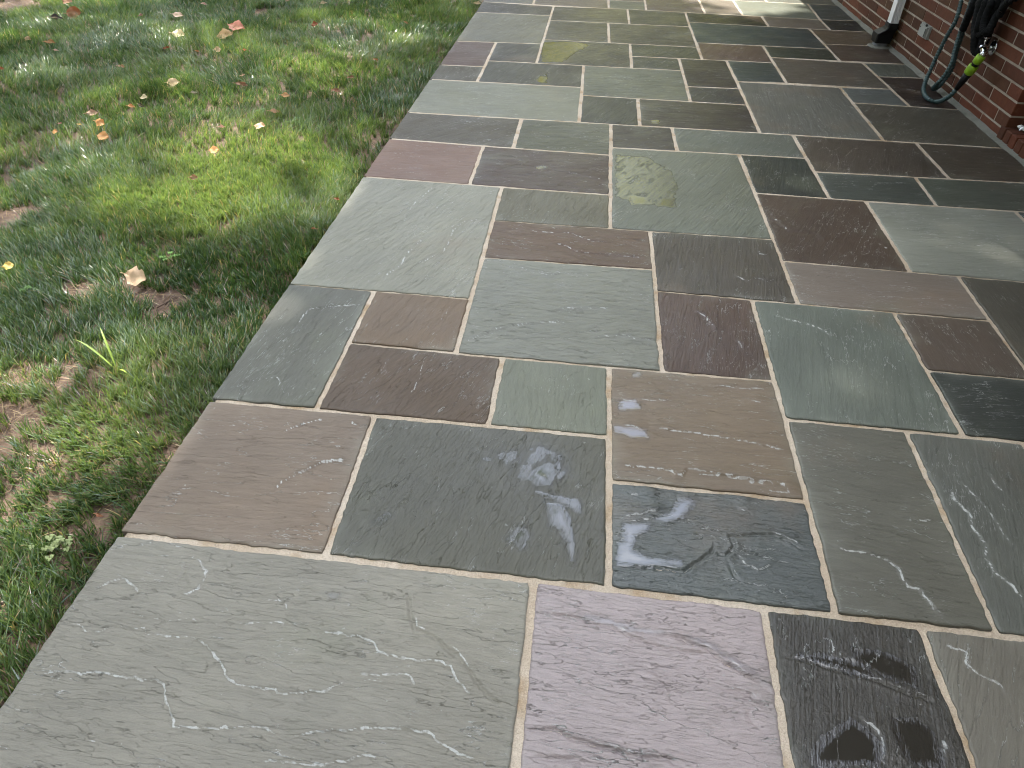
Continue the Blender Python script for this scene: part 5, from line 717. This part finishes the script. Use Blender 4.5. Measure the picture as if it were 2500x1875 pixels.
for i, (a, b_, lab) in enumerate((((-1.341, 1.7764), (-1.2951, 1.8405), 'dark thin twig lying on the bare soil patch beside the large cream leaf'), ((-1.3217, 1.796), (-1.3117, 1.8455), 'shorter of two dark twigs on the bare soil patch'))):
    c_ = Vector(((a[0]+b_[0])/2, (a[1]+b_[1])/2, -.024)); tw = thing('twig', lab, 'twig', c_, 'twigs on the soil'); k = MB()
    A_, B__ = Vector((*a, -.026))-c_, Vector((*b_, -.018))-c_
    k.tube([A_, A_.lerp(B__, .35)+Vector((.003, -.002, .004)), A_.lerp(B__, .7)+Vector((-.002, .003, .003)), B__], [.0022, .002, .0017, .001], 7); link('stem', k.mesh('stem', M_TWIG, True), tw)
    k = MB(); k.tube([A_.lerp(B__, .55), A_.lerp(B__, .8)+Vector((.014, 0, .006))], [.0013, .0007], 6); link('branch', k.mesh('branch', M_TWIG, True), tw)
M_CLOVER = simple('clover leaf', (.10, .21, .035), .5, .001, 120, .25); M_CLOVERP = simple('pale clover leaf', (.17, .21, .085), .6, .001, 120, .25)
CLAB = ['clover sprig right of the long cream leaf in mid lawn', 'clover sprig near the top edge of the lawn right of the large rust leaf', 'clover patch below the bright yellow leaf at left', 'pale yellowing clover at lower left, left of two close together', 'pale yellowing clover at lower left, right of two close together', 'pale yellowing clover touching the patio edge beside the big front slab', 'pale clover in grass at lower left frame side, leftmost of the pale ones', 'bright clover sprig high in the middle of the lawn', 'bright clover leaf low in the grass near the patio edge', 'clover sprig in the grass right of the thin middle turf']
for i, (x, y) in enumerate(CLOVER):
    if i in (5, 6, 8): continue
    rn = random.Random(100+i); pale = i in (3, 4, 5, 6); mt = M_CLOVERP if pale else M_CLOVER; cl = thing('clover', CLAB[i], 'clover', (x, y, -.03), 'clover sprigs in the lawn')
    for s_ in range(9 if not pale else 8):
        ox, oy = rn.gauss(0, .014), rn.gauss(0, .014); hz = rn.uniform(.018, .034); k = MB(); k.tube([(ox*.3, oy*.3, 0), (ox*.8, oy*.8, hz*.7), (ox, oy, hz)], .0007, 5)
        a0 = rn.uniform(0, 6); r_ = rn.uniform(.0032, .0055)
        for l in range(3):
            a = a0+l*2.094; cx, cy = ox+math.cos(a)*r_, oy+math.sin(a)*r_; pv = [(cx, cy, hz+.001)]+[(cx+math.cos(b_)*r_*.95, cy+math.sin(b_)*r_*.95, hz+.0025*math.cos(2*b_)+.001) for b_ in np.linspace(0, 6.283, 9)[:-1]]
            k.add(pv, (), [(0, 1+j, 1+(j+1) % 8) for j in range(8)])
        link('leaf_stalk', k.mesh('leaf_stalk', mt), cl)

# ------------------------------------------------------------ trees beyond the frame: they shade the place and stand in the wet slabs' reflections
GAPS = [  # openings in the canopy, given by the spot of ground they let the sun reach: x, y, rx, ry, share of leaves missing
 (1.35, 7.65, .80, 1.28, 1.0), (1.05, 6.50, .36, .20, .85), (.75, 1.66, .22, .16, .80), (1.50, 2.60, .34, .15, .80), (1.36, 1.2, .12, .16, .9), (.33, 1.45, .10, .08, .85),
 (-1.60, 3.14, .34, .42, .80), (-1.42, 2.55, .26, .26, .70), (-1.86, 5.75, .42, .30, .85), (-2.17, 4.75, .55, .20, .75), (-2.9, 5.05, .26, .20, .75), (-1.62, 2.0, .16, .20, .55), (-1.32, 1.12, .14, .12, .5), (-1.9, 2.35, .3, .2, .55),
 (-2.3, 3.6, .35, .25, .5), (-1.35, 4.3, .25, .2, .55), (-3.3, 4.1, .4, .25, .5), (-1.15, 5.4, .18, .2, .5), (-1.25, .75, .1, .08, .5), (-3.9, 5.9, .5, .25, .8)]
def crown(name, parent, c, rad, n, size, seed, m, clumps=60, gaps=False, shell=.55, spread=.20):
    g = np.random.default_rng(seed); d = g.normal(size=(clumps, 3)); d /= np.linalg.norm(d, axis=1)[:, None]; cc = d*(shell+(1-shell)*g.random((clumps, 1))**.5)*np.array(rad)
    P = cc[g.integers(0, clumps, n)] + g.normal(size=(n, 3))*np.array(rad)*spread + np.array(c)
    if gaps:
        t = P[:, 2]/SUNV.z; qx = P[:, 0]-SUNV.x*t; qy = P[:, 1]-SUNV.y*t; k = np.ones(n, bool)
        for x, y, rx, ry, f in GAPS:
            k &= ~((np.hypot((qx-x)/rx, (qy-y)/ry) < 1+g.normal(0, .12, n)) & (g.random(n) < f))
        thin = np.clip((-.72-qx)/.24, 0, 1)*(.78+.16*np.clip((fbm(qx*1.3, qy*1.3, 77, 3)-.40)/.2, 0, 1)); k &= g.random(n) > thin
        P = P[k]; n = len(P)
    P[:, 2] = np.maximum(P[:, 2], .3)
    a = g.normal(size=(n, 3)); a /= np.linalg.norm(a, axis=1)[:, None]; b_ = np.cross(a, g.normal(size=(n, 3))); b_ /= np.linalg.norm(b_, axis=1)[:, None]
    s = (size*g.uniform(.7, 1.3, n))[:, None]; V = np.stack([P-a*s, P+b_*s*.55, P+a*s, P-b_*s*.55], 1).reshape(-1, 3)
    q = np.arange(4*n).reshape(n, 4); rnd = np.repeat(g.random(n), 4)
    me = mesh(name, V - np.array(parent.location if parent else (0, 0, 0)), q, (), False, {'rnd': rnd}, m); return link(name, me, parent)
def trunk(tr, h, r, limbs, seed, c):
    rn = random.Random(seed); k = MB(); P = [Vector((0, 0, -.1))]+[Vector((rn.uniform(-.2, .2)*i/5, rn.uniform(-.2, .2)*i/5, h*i/5)) for i in range(1, 6)]
    k.tube(P, [r*1.4, r, r*.9, r*.8, r*.65, r*.45], 12); link('trunk', k.mesh('trunk', M_BARK, True), tr)
    for i in range(limbs):
        a = rn.uniform(0, 6.283); s = P[2+i % 3]; e = Vector((c[0]*.4+math.cos(a)*rn.uniform(1.5, 3.5), c[1]*.4+math.sin(a)*rn.uniform(1.5, 3.5), h*rn.uniform(.85, 1.2))); k = MB(); k.tube([s, s.lerp(e, .4)+Vector((0, 0, .5)), e], [r*.45, r*.3, r*.1], 8); link('limb', k.mesh('limb', M_BARK, True), tr)
t = thing('shade_tree', 'tall leafy tree ahead beyond the lawn whose crown shades patio and lawn', 'tree', (-6.6, 12.5, 0), 'shade trees'); trunk(t, 12, .32, 6, 1, (1.5, -1, 0)); crown('crown', t, (-5.0, 11.0, 14.2), (4.6, 7.0, 3.6), 60000, .13, 4, M_CROWN, 260, True, .1, .16); crown('crown', t, (-3.2, 10.6, 14.2), (2.5, 5.4, 1.7), 20000, .13, 14, M_CROWN, 1500, True, .05, .05)
t = thing('shade_tree', 'second tall leafy tree farther left beyond the lawn', 'tree', (-11, 11, 0), 'shade trees'); trunk(t, 12, .3, 6, 2, (0, 0, 0)); crown('crown', t, (-10.5, 12.5, 14.5), (4.5, 6.5, 3.6), 26000, .15, 5, M_CROWN, 140, True, .2, .18)
t = thing('ornamental_tree', 'small sunlit yellow green tree straight ahead past the end of the patio', 'tree', (.9, 13.4, 0)); trunk(t, 2.6, .09, 5, 3, (0, 0, 0)); crown('crown', t, (1.0, 13.4, 3.6), (2.2, 1.5, 3.2), 7500, .085, 6, M_YELLOW, 70)
t = thing('dark_tree', 'dark broad tree right of the yellow green tree beyond the house', 'tree', (5.2, 17, 0)); trunk(t, 5, .2, 5, 4, (0, 0, 0)); crown('crown', t, (5.0, 17, 5), (3.0, 3, 4.6), 12000, .14, 7, M_WOODS, 60)
o = crown('far_woods', None, (-19, 33, 6), (17, 5, 12), 40000, .36, 8, M_WOODS, 380, False, .1, .10); o['kind'] = 'stuff'
o = crown('far_woods', None, (3, 36, 3), (14, 4, 5), 16000, .34, 18, M_WOODS, 160, False, .1, .10); o['kind'] = 'stuff'
o = crown('far_woods', None, (17, 33, 5), (12, 5, 9), 22000, .36, 19, M_WOODS, 200, False, .1, .10); o['kind'] = 'stuff'
t = thing('added_side_tree', 'unseen leafy tree added far left of the lawn to cut skylight', 'tree', (-11, 1.5, 0)); trunk(t, 8, .28, 6, 9, (0, 0, 0)); crown('crown', t, (-10.5, 1.5, 9), (4.0, 5.5, 4.5), 16000, .2, 21, M_CROWN, 120)  # added out of frame to hold back skylight from the left
t = thing('added_rear_tree', 'unseen leafy tree added behind the viewpoint to cut skylight', 'tree', (-2.5, -7, 0)); trunk(t, 8, .28, 6, 10, (0, 0, 0)); crown('crown', t, (-2, -6.5, 9.5), (6.0, 4.0, 4.0), 16000, .2, 22, M_CROWN, 120)  # put in out of view to dim the open sky behind
o = crown('added_side_woods', None, (-24, 3, 5.5), (5, 22, 6.5), 26000, .3, 23, M_WOODS, 200, False, .1, .12); o['kind'] = 'stuff'  # unseen leaf mass added at left to lower the diffuse light
o = crown('added_rear_woods', None, (0, -17, 5.5), (24, 4, 6.5), 26000, .3, 24, M_WOODS, 200, False, .1, .12); o['kind'] = 'stuff'  # leaf mass added behind the viewpoint, screening off skylight
print('TRIS', sum(len(o.data.loops)-2*len(o.data.polygons) for o in SC.objects if o.type == 'MESH'), {k: sum(len(o.data.loops)-2*len(o.data.polygons) for o in SC.objects if o.type == 'MESH' and o.name.split('.')[0] == k) for k in ('grass', 'flagstone', 'crown', 'far_woods')})
